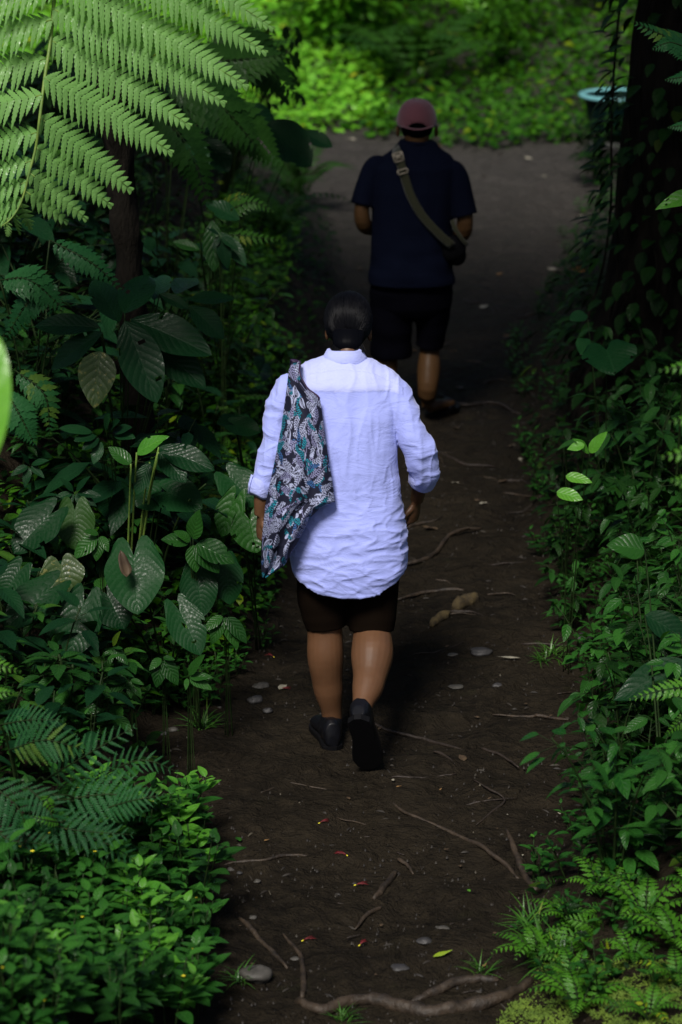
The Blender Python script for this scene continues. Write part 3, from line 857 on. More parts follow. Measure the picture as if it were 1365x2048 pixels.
# right-hand ferns
fan_fern('fern', 'teal fern with stiff comb fronds at the top right edge', 'fern', (1.45, 9.1), [
    ([(1420, 95), (1340, 75), (1262, 42)], 8.4, 40), ([(1400, 110), (1345, 85), (1305, 98)], 8.35, 40), ([(1420, 240), (1370, 250), (1335, 255)], 8.4, 26), ([(1420, 130), (1380, 150), (1330, 160)], 8.3, 30)], 'fern_teal', simple=True, npairs=16)
fan_fern('fern', 'lime green frond lying level at the right edge above the mossy corner', 'fern', (1.12, 7.05), [
    ([(1440, 1372), (1340, 1378), (1256, 1400)], 6.7, 38), ([(1430, 1420), (1370, 1440), (1330, 1470)], 6.7, 30)], 'fern_lime', simple=True, npairs=15, hwf=0.14)
fan_fern('fern', 'blurred lime fern tips at the right edge level with the shirt', 'fern', (1.02, 5.95), [
    ([(1460, 880), (1400, 900), (1320, 915)], 5.6, 40), ([(1440, 720), (1380, 730), (1315, 742)], 5.9, 30), ([(1440, 830), (1390, 835), (1335, 845)], 5.8, 30), ([(1440, 930), (1400, 960), (1340, 960)], 5.7, 40)], 'fern_lime', simple=True, npairs=9, hwf=0.2)
k = 0
for lab, base, items, mm in [
    ('bright lacy fern in the lower right corner, the highest of the corner ferns', (0.84, 6.5), [([(1230, 1900), (1270, 1840), (1310, 1790)], 6.35, 45), ([(1210, 1890), (1180, 1850), (1130, 1835)], 6.35, 40), ([(1240, 1880), (1300, 1860), (1350, 1870)], 6.3, 40)], 'fern_lime'),
    ('bright lacy fern leaning over the soil edge at lower right', (0.70, 6.5), [([(1180, 1925), (1120, 1905), (1070, 1915)], 6.3, 34), ([(1190, 1930), (1160, 1880), (1090, 1860)], 6.3, 34), ([(1200, 1935), (1230, 1900), (1290, 1905)], 6.25, 38), ([(1170, 1940), (1130, 1960), (1080, 1965)], 6.2, 26)], 'fern_lime'),
    ('yellow green fern with narrow fronds under the broad leaf at lower right', (0.93, 6.65), [([(1250, 1850), (1260, 1800), (1240, 1760)], 6.5, 34), ([(1260, 1850), (1310, 1830), (1345, 1800)], 6.5, 34), ([(1240, 1850), (1200, 1820), (1170, 1810)], 6.5, 30)], 'fern_lime'),
    ('pale green fern frond in the very bottom right corner', (0.92, 6.05), [([(1300, 2060), (1330, 2000), (1370, 1975)], 5.95, 46), ([(1290, 2060), (1250, 2020), (1200, 2010)], 5.95, 40), ([(1290, 2080), (1320, 2035), (1365, 2040)], 5.9, 40)], 'fern_mid'),
    ('dark fern in front of the right bank above the moss', (0.78, 6.9), [([(1150, 1800), (1110, 1770), (1060, 1760)], 6.8, 28), ([(1150, 1800), (1160, 1750), (1190, 1720)], 6.8, 28), ([(1150, 1800), (1200, 1780), (1240, 1780)], 6.8, 26)], 'fern_mid'),
    ('fern of pale fronds in the bottom left corner under the herbs', (-0.50, 6.25), [([(330, 2070), (290, 2010), (240, 1990)], 6.1, 34), ([(330, 2070), (330, 2000), (350, 1955)], 6.1, 30), ([(330, 2070), (250, 2040), (160, 2045)], 6.05, 30), ([(300, 2070), (240, 2030), (180, 1990)], 6.1, 28)], 'fern_mid')]:
    fan_fern('fern', lab, 'fern', base, items, mm, simple=False, npairs=12, npin=8, hwf=0.24)

# near lime leaf at the left edge
big_leaf_plant('banana_plant', 'blurred bright green strap leaf cut by the left edge', 'plant', (-1.05, 4.4), [((-60, 980), (-12, 660), 4.4, 4.5, 110, 'sunlit_tint_leaf', 'elliptic')], 'sunlit_tint_leaf', 'elliptic')
# pale pair of leaves and other singled-out leaves of the right bank
big_leaf_plant('leafy_seedling', 'seedling with two pale lime leaves at the edge of the right bank', 'seedling', (0.88, 8.75), [
    ((1132, 952), (1186, 962), 8.5, 8.46, 26), ((1114, 984), (1168, 997), 8.48, 8.44, 32), ((1178, 905), (1150, 875), 8.55, 8.5, 24), ((1180, 905), (1212, 862), 8.55, 8.52, 26), ((1170, 890), (1133, 897), 8.5, 8.5, 22)], 'lime_leaf', 'ovate', srad=0.002)
big_leaf_plant('leafy_seedling', 'pale ragged leaf lying over the right edge beside the tree trunk', 'seedling', (1.35, 9.4), [((1400, 385), (1310, 413), 8.9, 8.85, 36), ((1420, 150), (1350, 158), 8.9, 8.88, 20)], 'lime_leaf', 'ovate')
big_leaf_plant('broad_leaved_shrub', 'broad dark toothed leaf over the bright ferns at lower right', 'shrub', (1.02, 6.9), [((1365, 1860), (1262, 1888), 6.5, 6.45, 46), ((1340, 1640), (1270, 1700), 6.7, 6.66, 50), ((1380, 1330), (1225, 1395), 7.4, 7.3, 80), ((1290, 1230), (1400, 1290), 7.6, 7.55, 60), ((1290, 1100), (1215, 1085), 8.0, 7.98, 60, 'quilted_leaf')], 'dark_leaf', 'ovate')
big_leaf_plant('broad_leaved_shrub', 'shrub with wide hanging leaves at the end of the left bank beside the bend', 'shrub', (-0.62, 12.4), [
    ((530, 245), (628, 328), 11.8, 11.7, 90), ((600, 265), (668, 290), 11.9, 11.85, 40), ((410, 280), (460, 340), 11.0, 10.9, 60), ((520, 250), (470, 285), 11.6, 11.6, 50), ((372, 285), (418, 332), 10.8, 10.7, 46), ((480, 220), (560, 250), 12.0, 12.0, 60)], 'dark_leaf', 'elliptic')
big_leaf_plant('broad_leaved_shrub', 'shrub with three long pale ribbed leaves below the lit fern, left of the man', 'shrub', (-0.55, 10.9), [
    ((425, 440), (428, 545), 10.3, 10.2, 40, 'quilted_leaf'), ((480, 440), (410, 400), 10.5, 10.5, 44), ((440, 465), (495, 530), 10.3, 10.2, 34), ((290, 475), (310, 500), 10.2, 10.2, 28), ((400, 500), (345, 480), 10.2, 10.2, 26, 'quilted_leaf')], 'dark_leaf', 'elliptic')

# ================================================================== filler plants on both banks
def cover(name, label, n, xr, yr, accept, m, LL, hmax, nl=3, nw=2, wr=0.5, kind='ovate'):
    a = Acc(); c = 0; t = 0
    while c < n and t < n * 20:
        t += 1
        x = rng.uniform(*xr); y = rng.uniform(*yr)
        if not accept(x, y): continue
        c += 1
        az = rng.uniform(0, 6.28); el = rng.uniform(-0.3, 0.9)
        l = LL * rng.uniform(0.5, 1.3)
        d = (math.cos(az) * math.cos(el), math.sin(az) * math.cos(el), math.sin(el))
        add_leaf(a, (x, y, hz(x, y) + rng.uniform(0.0, hmax)), d, (rng.uniform(-.5, .5), rng.uniform(-.7, .3), 1.2), kind, l, l * wr, nl=nl, nw=nw, droop=rng.uniform(0.2, 0.8), fold=0.2)
    o = a.build(name, m); tag(o, label, 'ground cover', None, 'stuff'); return o

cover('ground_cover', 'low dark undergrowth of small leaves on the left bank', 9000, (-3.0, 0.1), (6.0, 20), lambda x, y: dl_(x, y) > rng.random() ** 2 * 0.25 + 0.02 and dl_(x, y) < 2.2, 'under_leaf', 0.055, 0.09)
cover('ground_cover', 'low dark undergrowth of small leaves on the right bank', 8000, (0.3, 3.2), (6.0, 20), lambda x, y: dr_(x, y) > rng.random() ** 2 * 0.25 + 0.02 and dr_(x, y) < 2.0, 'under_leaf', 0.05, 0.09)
cover('ground_cover', 'bright low leafy ground cover beyond the dirt bend, left half', 19000, (-4.5, 0.4), (21.3, 31), lambda x, y: y > 21.7 + 0.25 * math.sin(x * 3), 'sunlit_tint_leaf', 0.12, 0.2, wr=0.65, nl=2)
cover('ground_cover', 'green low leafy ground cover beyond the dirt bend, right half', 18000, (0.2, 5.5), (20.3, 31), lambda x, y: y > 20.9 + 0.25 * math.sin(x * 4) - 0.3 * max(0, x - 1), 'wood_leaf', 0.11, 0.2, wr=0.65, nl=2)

G1 = 'herbs with small yellow flowers in the lower left carpet'
herbs = [make_herb('low glossy herb of the lower left carpet', ('herb_leaf', 'herb_leaf', 'herb_leaf', 'lime_leaf', 'quilted_leaf')[k], 0.20, 3, 0.088, G1, flower=(k < 2), branches=4, spread=0.10) for k in range(5)]
sp = vis_spots(74, (-60, 1640, 414, 2110), 0.085, lambda px, py: px < 385 + (py > 1720) * 30 and not (py < 1720 and px < 100))
spread_copies(herbs, sp, None, 0.75, 1.2)
G2 = 'small herbs along the foot of the left bank'
hs2 = [make_herb('small herb at the foot of the left bank', 'herb_leaf', 0.13, 3, 0.05, G2, branches=4, spread=0.08, wr=0.42) for k in range(3)]
spread_copies(hs2, vis_spots(34, (0, 1380, 440, 1560), 0.09, lambda px, py: px < 400 - (py - 1380) * 1.7) + vis_spots(12, (300, 1320, 480, 1425), 0.07) + vis_spots(22, (380, 900, 640, 1300), 0.12, lambda px, py: px < 560 - (py - 1200) * 0.3 + 10), None, 0.7, 1.2)
GQ = 'wet leafy plants filling the left bank'
qs = [make_whorl('wet leafy plant on the left bank', 'quilted_leaf', 6, 0.10, 0.45, 0.22, GQ, stems=3) for k in range(3)] + [make_whorl('wet leafy plant on the left bank', 'dark_leaf', 5, 0.15, 0.42, 0.28, GQ, stems=2) for k in range(2)]
sp = vis_spots(40, (-80, 1150, 420, 1600), 0.12, lambda px, py: px < 345 - max(0, py - 1380) * 1.1) + vis_spots(34, (-60, 760, 560, 1150), 0.2)
spread_copies(qs, sp, None, 0.7, 1.25)
GS = 'dark shrubs climbing the left bank'
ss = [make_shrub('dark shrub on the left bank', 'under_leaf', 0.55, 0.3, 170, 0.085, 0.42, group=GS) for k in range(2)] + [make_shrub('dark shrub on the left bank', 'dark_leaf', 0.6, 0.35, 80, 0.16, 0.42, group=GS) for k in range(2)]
sp = world_spots(46, (-3.2, 0.3), (8.8, 20), 0.3, lambda x, y: 0.28 + 0.5 * (y > 13) < dl_(x, y) < 1.9)
spread_copies(ss, sp, None, 0.7, 1.3)
GF = 'dark ferns among the left bank shrubs'
fs = [make_fern('dark fern among the left bank shrubs', 'fern_mid', 0.5, 8, 0.10, 15, group=GF) for k in range(2)]
spread_copies(fs, world_spots(16, (-3.0, 0.3), (8.6, 19), 0.35, lambda x, y: 0.15 < dl_(x, y) < 1.6), None, 0.6, 1.2)

GR = 'leafy saplings on the right bank'
rs = [make_shrub('leafy sapling on the right bank', ('herb_leaf', 'under_leaf')[k], 0.48, 0.24, 100, 0.085, 0.46, group=GR, nb=6, nl=7, nw=4, cat='sapling', name='sapling') for k in range(2)] + \
     [make_shrub('leafy sapling on the right bank', 'quilted_leaf', 0.50, 0.26, 80, 0.10, 0.44, group=GR, nb=6, nl=8, nw=4, cat='sapling', name='sapling') for k in range(2)]
sp = vis_spots(32, (1090, 1000, 1450, 1800), 0.16, lambda px, py: px > 1130 + max(0, (1250 - py) * -0.12)) + world_spots(26, (0.7, 2.6), (8.0, 12), 0.25, lambda x, y: 0.25 < dr_(x, y) < 1.5)
spread_copies(rs, sp, None, 0.55, 1.1)
GT2 = 'dark shrubs behind the right bank'
ts = [make_shrub('dark shrub behind the right bank', 'under_leaf', 0.6, 0.32, 150, 0.085, 0.42, group=GT2) for k in range(2)]
spread_copies(ts, world_spots(30, (0.8, 3.4), (9.5, 20.5), 0.3, lambda x, y: 0.38 < dr_(x, y) < 1.9), None, 0.6, 1.1)
GH = 'small herbs along the foot of the right bank'
hs3 = [make_herb('small herb at the foot of the right bank', 'herb_leaf', 0.11, 3, 0.05, GH, branches=4, spread=0.09, wr=0.42) for k in range(3)]
spread_copies(hs3, vis_spots(60, (1020, 900, 1365, 1980), 0.09, lambda px, py: dr_(GT(px, py).x, GT(px, py).y) > -0.02 and dr_(GT(px, py).x, GT(px, py).y) < 0.4) + world_spots(24, (0.6, 2), (10, 18), 0.25, lambda x, y: -0.02 < dr_(x, y) < 0.25), None, 0.7, 1.2)
GL = 'small lime ferns in the lower right corner'
ls = [make_fern('small lime fern in the lower right corner', 'fern_lime', 0.17, 7, 0.045, 11, group=GL, simple=True) for k in range(3)]
spread_copies(ls, vis_spots(11, (1070, 1790, 1400, 2060), 0.12, lambda px, py: px > 1040 + max(0, py - 1960)), None, 0.7, 1.2)
GG = 'grass tufts at the path edge'
for k, (px, py, s, lab) in enumerate([(405, 1455, 1.0, 'thin grass tuft on the soil below the left seedlings'), (1105, 1312, 0.9, 'small grassy tuft alone on the dark soil right of the legs'), (1085, 1322, 0.6, 'smallest grassy sprig next to the lone tuft right of the legs'),
        (1085, 1900, 1.3, 'long bladed grass tuft by the right end of the roots'), (1060, 1850, 1.0, 'grass tuft at the right soil edge above the roots'), (1120, 1930, 1.2, 'grass tuft among the corner ferns'), (480, 1960, 0.7, 'grass sprig beside the pale stone'), (690, 2040, 0.6, 'grass sprig under the big root at the bottom edge'), (965, 1945, 0.6, 'grass sprig between the two big roots')]):
    g = make_grass(lab, 38, 0.13, GG); p = GT(px, py); place(g, p.x, p.y, None, s)

# ------------------------------------------------------------------ moss in the lower right corner
a = Acc(); c = 0
while c < 5200:
    px = rng.uniform(1000, 1400); py = rng.uniform(1925, 2080)
    if px < 1030 + (2000 - py) * 0.9 or fbm(np.array([px / 40.]), np.array([py / 25.]), 3)[0] < -0.10: continue
    g = GT(px, py); c += 1
    for q in range(2):
        az = rng.uniform(0, 6.28); l = rng.uniform(0.006, 0.014)
        add_leaf(a, (g.x + rng.uniform(-.008, .008), g.y + rng.uniform(-.008, .008), g.z + 0.001), (math.cos(az), math.sin(az), rng.uniform(0.3, 1.5)), (0, -.5, 1), 'lance', l, l * 0.4, nl=2, nw=1)
tag(a.build('moss', 'moss'), 'yellow green moss over the soil in the lower right corner', 'moss', None, 'stuff')

# ------------------------------------------------------------------ background shrubs and trees
GB = 'sunlit shrubs beyond the bend on the left'
b1 = [make_shrub('sunlit shrub beyond the bend', 'sunlit_tint_leaf', 1.0, 0.6, 300, 0.15, 0.5, group=GB, nb=11, nl=3) for k in range(3)]
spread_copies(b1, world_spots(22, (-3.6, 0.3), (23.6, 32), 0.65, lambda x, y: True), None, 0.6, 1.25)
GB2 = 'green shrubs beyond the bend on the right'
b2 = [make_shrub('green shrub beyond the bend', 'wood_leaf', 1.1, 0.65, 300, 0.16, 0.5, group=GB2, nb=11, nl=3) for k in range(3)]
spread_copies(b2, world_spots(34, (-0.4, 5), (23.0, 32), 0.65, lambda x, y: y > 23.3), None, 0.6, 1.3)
GB3 = 'ferns among the far shrubs'
b3 = [make_fern('fern among the far shrubs', 'fern_mid', 1.1, 9, 0.26, 12, group=GB3) for k in range(2)] + [make_fern('fern among the far shrubs', 'sunlit_tint_leaf', 1.0, 9, 0.22, 12, group=GB3)]
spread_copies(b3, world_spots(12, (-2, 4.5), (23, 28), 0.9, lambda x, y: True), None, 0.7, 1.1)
bd = [make_shrub('dark bushy thicket plant behind the far shrubs', 'under_leaf', 1.9, 1.0, 420, 0.2, 0.5, group='dark thicket behind the far shrubs', nb=13, nl=3) for k in range(2)]
spread_copies(bd, world_spots(12, (0.5, 7), (26, 33), 1.1, lambda x, y: True), None, 0.9, 1.2)
big_leaf_plant('heart_leaf_plant', 'far plant whose big wet leaves catch pale light above the cap', 'plant', (0.5, 25.6), [
    ((800, 108), (835, 100), 24.5, 24.4, 30, None, 'heart'), ((715, 146), (690, 150), 24.6, 24.5, 26, None, 'heart'), ((765, 180), (798, 190), 23.8, 23.7, 30, None, 'heart'), ((808, 180), (830, 192), 23.9, 23.8, 22, None, 'heart'), ((780, 135), (795, 118), 24.5, 24.4, 22, None, 'heart'), ((770, 60), (800, 70), 25, 25, 30, None, 'heart')], 'heart_leaf', 'heart')
big_leaf_plant('hanging_leaf_shrub', 'dark shrub with small drooping leaves silhouetted against the bright clearing', 'shrub', (-0.75, 14.6),
    [((rng.uniform(540, 596), rng.uniform(60, 200)), None, 0, 0, 0) for _ in range(0)] + [((x, y), (x + dx, y + dy), 14.0, 14.0, 11) for (x, y, dx, dy) in [(rng.uniform(535, 598), rng.uniform(50, 210), rng.uniform(-14, 22), rng.uniform(14, 34)) for _ in range(46)]],
    'under_leaf', 'lance', srad=0.002)

# ------------------------------------------------------------------ tree with creepers on the right
def trunk_tree(x, y, r0, h, label, crown, group=None, vine=0, name='tree', crown_r=2.2, leafn=2600, cz=None, ls=0.22, sq=0.4, off=(0, 0)):
    z0 = hz(x, y)
    root = empty(name, (x, y, z0)); tag(root, label, 'tree', group)
    t = Acc(); n = 40
    ns = 40; V = []; UV = []
    for i in range(n + 1):
        z = -0.3 + (h + 0.3) * i / n
        r = r0 * (1 + 0.55 * math.exp(-max(0, z) / 0.35) - 0.35 * z / max(h, 1))
        for k in range(ns):
            an = 2 * math.pi * k / ns
            rr = r * (1 + 0.13 * noise.noise(Vector((math.cos(an) * 1.5, math.sin(an) * 1.5, z * 0.7 + x))) + 0.07 * noise.noise(Vector((math.cos(an) * 6, math.sin(an) * 6, z * 1.2))) + 0.10 * math.exp(-max(0, z) / 0.4) * math.sin(an * 5 + x))
            V.append((math.cos(an) * rr + 0.05 * math.sin(z * 0.8), math.sin(an) * rr, z)); UV.append((k / ns, i / n))
    F = [(i * ns + k, i * ns + (k + 1) % ns, (i + 1) * ns + (k + 1) % ns, (i + 1) * ns + k) for i in range(n) for k in range(ns)]
    F.append(tuple(n * ns + k for k in range(ns)))
    t.add(V, F, UV)
    for b in range(6):
        az = b * 1.05; d = Vector((math.cos(az), math.sin(az), 0.35))
        tube(t, bez((0, 0, h * 0.9), Vector((0, 0, h)) + d * crown_r * 0.4, Vector((off[0], off[1], h)) + d * crown_r * 0.8, 6), [r0 * 0.35 * (1 - 0.13 * i) for i in range(7)], 7)
    t.build('trunk', 'bark', root)
    if vine:
        v = Acc(); vs = Acc()
        for s in range(9):
            an = rng.uniform(2.6, 5.6); pts = []
            for i in range(14):
                z = i / 13 * min(h, 3.6); an += rng.uniform(-.22, .22)
                r = r0 * (1 + 0.55 * math.exp(-z / 0.35) - 0.35 * z / h) * 1.12
                pts.append(Vector((math.cos(an) * r, math.sin(an) * r, z)))
            pts = smooth_path(pts, 3); tube(vs, pts, 0.006, 5)
        for k in range(vine):
            z = rng.random() ** 1.2 * 3.4; an = rng.uniform(2.4, 5.8)
            r = r0 * (1 + 0.55 * math.exp(-z / 0.35) - 0.35 * z / h) * rng.uniform(1.05, 1.30)
            d = Vector((math.cos(an), math.sin(an), rng.uniform(-1.3, 0.2)))
            l = rng.uniform(0.05, 0.12)
            add_leaf(v, (math.cos(an) * r, math.sin(an) * r, z), d, (math.cos(an), math.sin(an), 0.9), 'ovate', l, l * 0.6, nl=5, nw=2, droop=0.4)
        vo = v.build('creeper_foliage', 'creeper_leaf', root); vs.build('creeper_stem', 'bark', vo)
    c = Acc()
    cz = cz or h + 0.8
    for k in range(leafn):
        th = rng.uniform(0, 6.28); rr = crown_r * rng.random() ** 0.5
        zz = cz + rng.uniform(-1, 1) * crown_r * sq * math.sqrt(max(0, 1 - (rr / crown_r) ** 2)) + 0.3 * noise.noise(Vector((rr * math.cos(th), rr * math.sin(th), 0)))
        p = (off[0] + rr * math.cos(th), off[1] + rr * math.sin(th), zz)
        if noise.noise(Vector(p) * 1.1) < -0.25: continue
        az = rng.uniform(0, 6.28)
        add_leaf(c, p, (math.cos(az), math.sin(az), rng.uniform(-.6, .2)), (rng.uniform(-.5, .5), rng.uniform(-.5, .5), 1), 'ovate', ls * rng.uniform(.7, 1.3), ls * 0.55, nl=2, nw=2)
    c.build('crown', crown, root)
    return root
trunk_tree(1.64, 11.3, 0.36, 5.6, 'thick dark tree trunk covered in creepers at the right edge', 'under_leaf', vine=800, crown_r=2.3, leafn=3800, cz=5.9, off=(-0.7, -2.0))  # its out-of-view crown is pushed off the trunk to shade the path
trunk_tree(-3.6, 11.5, 0.22, 6.0, 'unseen tree added for shade on the left side of the path', 'under_leaf', 'unseen trees added to shade the path', crown_r=2.3, leafn=4200, cz=5.6, off=(1.3, -1.6))  # unseen tree, put in so its crown darkens the middle of the path
trunk_tree(3.9, 16.5, 0.22, 6.2, 'unseen tree added for shade right of the dirt bend', 'under_leaf', 'unseen trees added to shade the path', crown_r=2.6, leafn=3600, cz=6.4, off=(1.0, 2.0))  # out-of-view tree added to cast shade beside the bend
trunk_tree(3.4, 7.6, 0.13, 3.2, 'unseen low tree added for shade right of the near path', 'under_leaf', 'unseen trees added to shade the path', crown_r=1.15, leafn=1500, cz=3.75, off=(-2.45, 0.0))  # unseen; low offset bough added to darken the right bank
trunk_tree(5.2, 24.5, 0.25, 6.0, 'unseen tree added for shade above the dark right end of the clearing', 'under_leaf', 'unseen trees added to shade the path', crown_r=2.6, leafn=3600, cz=7.6)  # added out of view to darken the right background

for k_, (x_, y_) in enumerate([(2.02, 18.9), (2.35, 18.8)]):
    s_ = make_shrub(['low dark shrub in front of the teal tub, nearer the path', 'low dark shrub in front of the teal tub, nearer the trunk'][k_], 'under_leaf', 0.62, 0.32, 260, 0.09, 0.5, nl=3)
    place(s_, x_, y_, None, 1.0)
# ------------------------------------------------------------------ plastic tub
mtub, t_, bs_, _ = mat('tub_plastic')
bs_.inputs['Base Color'].default_value = (0.002, 0.009, 0.009, 1); bs_.inputs['Specular IOR Level'].default_value = 0.05; bs_.inputs['Roughness'].default_value = 0.35
tx = (1215 - 682.5) / FPX * 20.5
tub = empty('plastic_tub', (tx, 19.6, 0)); tag(tub, 'round teal plastic tub half hidden by the tree trunk at the far right', 'tub')
prof_t = [(0.0, 0.03), (0.20, 0.03), (0.215, 0.0), (0.225, 0.02), (0.27, 0.27), (0.275, 0.30), (0.305, 0.305), (0.315, 0.295), (0.31, 0.285), (0.318, 0.292), (0.317, 0.312), (0.285, 0.318), (0.265, 0.30), (0.22, 0.05), (0.0, 0.04)]
V = []; F = []; ns = 48
for i, (r, z) in enumerate(prof_t):
    for k in range(ns):
        an = 2 * math.pi * k / ns; V.append((r * math.cos(an), r * math.sin(an), z))
for i in range(len(prof_t) - 1):
    for k in range(ns):
        F.append((i * ns + k, i * ns + (k + 1) % ns, (i + 1) * ns + (k + 1) % ns, (i + 1) * ns + k))
rim_i = 5 * ns
acc = Acc(); acc.add(V, [f for f in F if not (5 * ns <= f[0] < 12 * ns)]); acc.build('bowl', mtub, tub)
mrim, t_, bs_, _ = mat('tub_rim_plastic'); bs_.inputs['Base Color'].default_value = (0.14, 0.36, 0.38, 1); bs_.inputs['Roughness'].default_value = 0.3
acc = Acc(); acc.add(V, [f for f in F if 5 * ns <= f[0] < 12 * ns]); acc.build('rim', mrim, tub)
tub.location.z = hz(tx, 19.6) + 0.24
tub.location.x -= 0.02

# ================================================================== things lying on the path
def ground_path(pts, lift, k=5):
    out = []
    for px, py in pts:
        g = GT(px, py); out.append(Vector((g.x, g.y, g.z)))
    sp_ = smooth_path(out, k)
    return [Vector((p.x, p.y, hz(p.x, p.y) + lift)) for p in sp_]
def root_thing(name, label, cat, pts, r0, r1=None, m='root', lift=None, group=None, lump=0.22):
    r1 = r0 if r1 is None else r1
    p = ground_path(pts, lift if lift is not None else r0 * 0.35)
    n = len(p)
    for i in range(n): p[i] += Vector((rng.uniform(-1, 1), rng.uniform(-1, 1), rng.uniform(-.6, .6))) * r0 * 0.22
    rad = [(r0 + (r1 - r0) * i / (n - 1)) * rng.uniform(0.93, 1.07) * min(1, 0.5 + 2.5 * min(i + 0.4, n - 1 - i + 0.4) / n) for i in range(n)]
    a = Acc(); tube(a, p, rad, 10, lump=lump, seed=rng.random() * 9)
    o = a.build(name, m, None, origin=tuple(p[0])); tag(o, label, cat, group); return o
root_thing('root', 'thickest curved root crossing the bottom edge of the path', 'root', [(595, 2008), (640, 2024), (683, 2011), (733, 2001), (790, 2014), (848, 2026), (900, 2022), (933, 2016), (1000, 2000), (1063, 1966)], 0.019, 0.024)
root_thing('root', 'root joining the thickest bottom root from above on the right', 'root', [(823, 2008), (850, 1995), (873, 1986), (933, 1963), (998, 1961)], 0.012, 0.016)
root_thing('root', 'long thin crooked root running diagonally to the right edge of the path', 'root', [(770, 1571), (788, 1608), (828, 1633), (893, 1661), (948, 1686), (983, 1708), (1013, 1731), (1038, 1760)], 0.004, 0.010)
root_thing('root', 'straight grey root stub above the end of the long thin root', 'root', [(1013, 1660), (1030, 1700), (1045, 1740), (1072, 1782)], 0.008, 0.013)
root_thing('root', 'short stout root piece rising in the middle of the near path', 'root', [(790, 1746), (773, 1771), (748, 1801)], 0.013, 0.010)
root_thing('root', 'small bent root above the stout root piece', 'root', [(795, 1720), (815, 1732), (828, 1750)], 0.008, 0.004)
root_thing('root', 'dark half buried root below the stout root piece', 'root', [(763, 1816), (733, 1833), (710, 1861)], 0.009, 0.004)
root_thing('root', 'upright bent root near the pale stone ending at the bottom root', 'root', [(565, 1868), (600, 1911), (607, 1951), (605, 1996)], 0.006, 0.011)
root_thing('broken_branch', 'broken branch slanting out from under the lower left herbs', 'branch', [(480, 1838), (515, 1876), (545, 1906), (575, 1938)], 0.010, 0.007)
root_thing('stick', 'pale stick lying level beside the lower left herbs', 'stick', [(430, 1741), (465, 1726), (530, 1721), (575, 1711), (615, 1713)], 0.004, 0.006)
root_thing('stick', 'thin bent stick left below the lifted shoe', 'stick', [(522, 1586), (565, 1568), (615, 1573), (670, 1581)], 0.004, 0.002)
root_thing('root', 'dark root curving right from behind the lifted shoe', 'root', [(733, 1439), (783, 1464), (848, 1479), (928, 1504)], 0.007, 0.006, 'dark_root')
root_thing('root', 'first of the dark short roots right of the shoes', 'root', [(868, 1504), (890, 1512), (910, 1530)], 0.006, 0.004, 'dark_root')
root_thing('root', 'forked looking dark root right of the brown dead leaf', 'root', [(963, 1497), (1003, 1512), (1038, 1536)], 0.006, 0.004, 'dark_root')
root_thing('log', 'short mossy yellow brown log lying right of the thighs', 'log', [(908, 1224), (935, 1206), (956, 1200)], 0.027, 0.028, 'mossy_log', lump=0.35)
root_thing('log', 'broken lower end of the mossy log', 'log', [(864, 1254), (880, 1240), (896, 1229)], 0.018, 0.022, 'mossy_log', lump=0.35)
root_thing('root', 'grey root running level behind the mossy log', 'root', [(795, 1200), (843, 1187), (893, 1181), (930, 1182)], 0.008, 0.009)
root_thing('root', 'long lit root rising from the shirt hem to the upper right', 'root', [(808, 1132), (858, 1116), (893, 1079), (923, 1062), (965, 1058)], 0.011, 0.008)
root_thing('stick', 'straight dark stick across the right side of the path', 'stick', [(1043, 1289), (1108, 1291), (1173, 1294)], 0.005, 0.003, 'dark_root')
root_thing('stick', 'knobby brown stick near the right end of the dark soil', 'stick', [(985, 1430), (1058, 1434), (1080, 1432), (1138, 1440)], 0.004, 0.007)
root_thing('stick', 'thin dark stick right of the lit calf', 'stick', [(818, 1311), (868, 1306), (928, 1284)], 0.003, 0.002, 'dark_root')
root_thing('vine', 'thin pale vine trailing down the foot of the right bank', 'vine', [(1045, 1024), (1098, 972), (1128, 937), (1150, 900)], 0.003, 0.004)
root_thing('stick', 'dark level stick under the dark roots', 'stick', [(783, 1555), (848, 1557), (913, 1549)], 0.005, 0.003, 'dark_root')
root_thing('stick', 'slanting dark twig above the green sprigs of the path', 'stick', [(933, 1611), (983, 1601), (1035, 1595)], 0.004, 0.002, 'dark_root')
root_thing('stick', 'hooked dark twig above the straight root stub', 'stick', [(948, 1561), (983, 1581), (1010, 1601), (983, 1626), (953, 1651)], 0.004, 0.003, 'dark_root')
root_thing('stick', 'thin brown stick under the fallen red stamens of the middle', 'stick', [(675, 1636), (715, 1645), (760, 1660)], 0.003, 0.002)
root_thing('root', 'dark root winding up the shaded slope near the sandal', 'root', [(880, 790), (930, 812), (985, 806), (1040, 830)], 0.010, 0.007, 'dark_root')
root_thing('root', 'dark root across the shaded path right of the white sleeve', 'root', [(880, 905), (930, 930), (990, 935)], 0.009, 0.006, 'dark_root')
root_thing('stick', 'pale thin stick by the roots under the right bank', 'stick', [(1115, 1388), (1160, 1384)], 0.0025, 0.002)
root_thing('stick', 'pale bent twig under the right bank leaves', 'stick', [(1180, 1400), (1195, 1375), (1228, 1352)], 0.003, 0.002)
for i in range(34):
    px, py = rng.uniform(650, 1080), rng.uniform(560, 1260)
    g_ = GT(px, py)
    if dl_(g_.x, g_.y) > -0.02 or dr_(g_.x, g_.y) > 0.1: continue
    a_ = rng.uniform(-.7, .7); l_ = rng.uniform(30, 110)
    root_thing('root', 'thin dark root in the shaded soil of the upper path', 'root', [(px, py), (px + l_ * .3, py + l_ * .18 * math.sin(a_)), (px + l_ * .65, py + l_ * .5 * math.sin(a_) * 0.6), (px + l_ * math.cos(a_), py + l_ * math.sin(a_) * 0.6 + 8)], rng.uniform(.004, .009), 0.002, rng.choice(['root', 'dark_root']), group='thin roots in the shaded upper path')
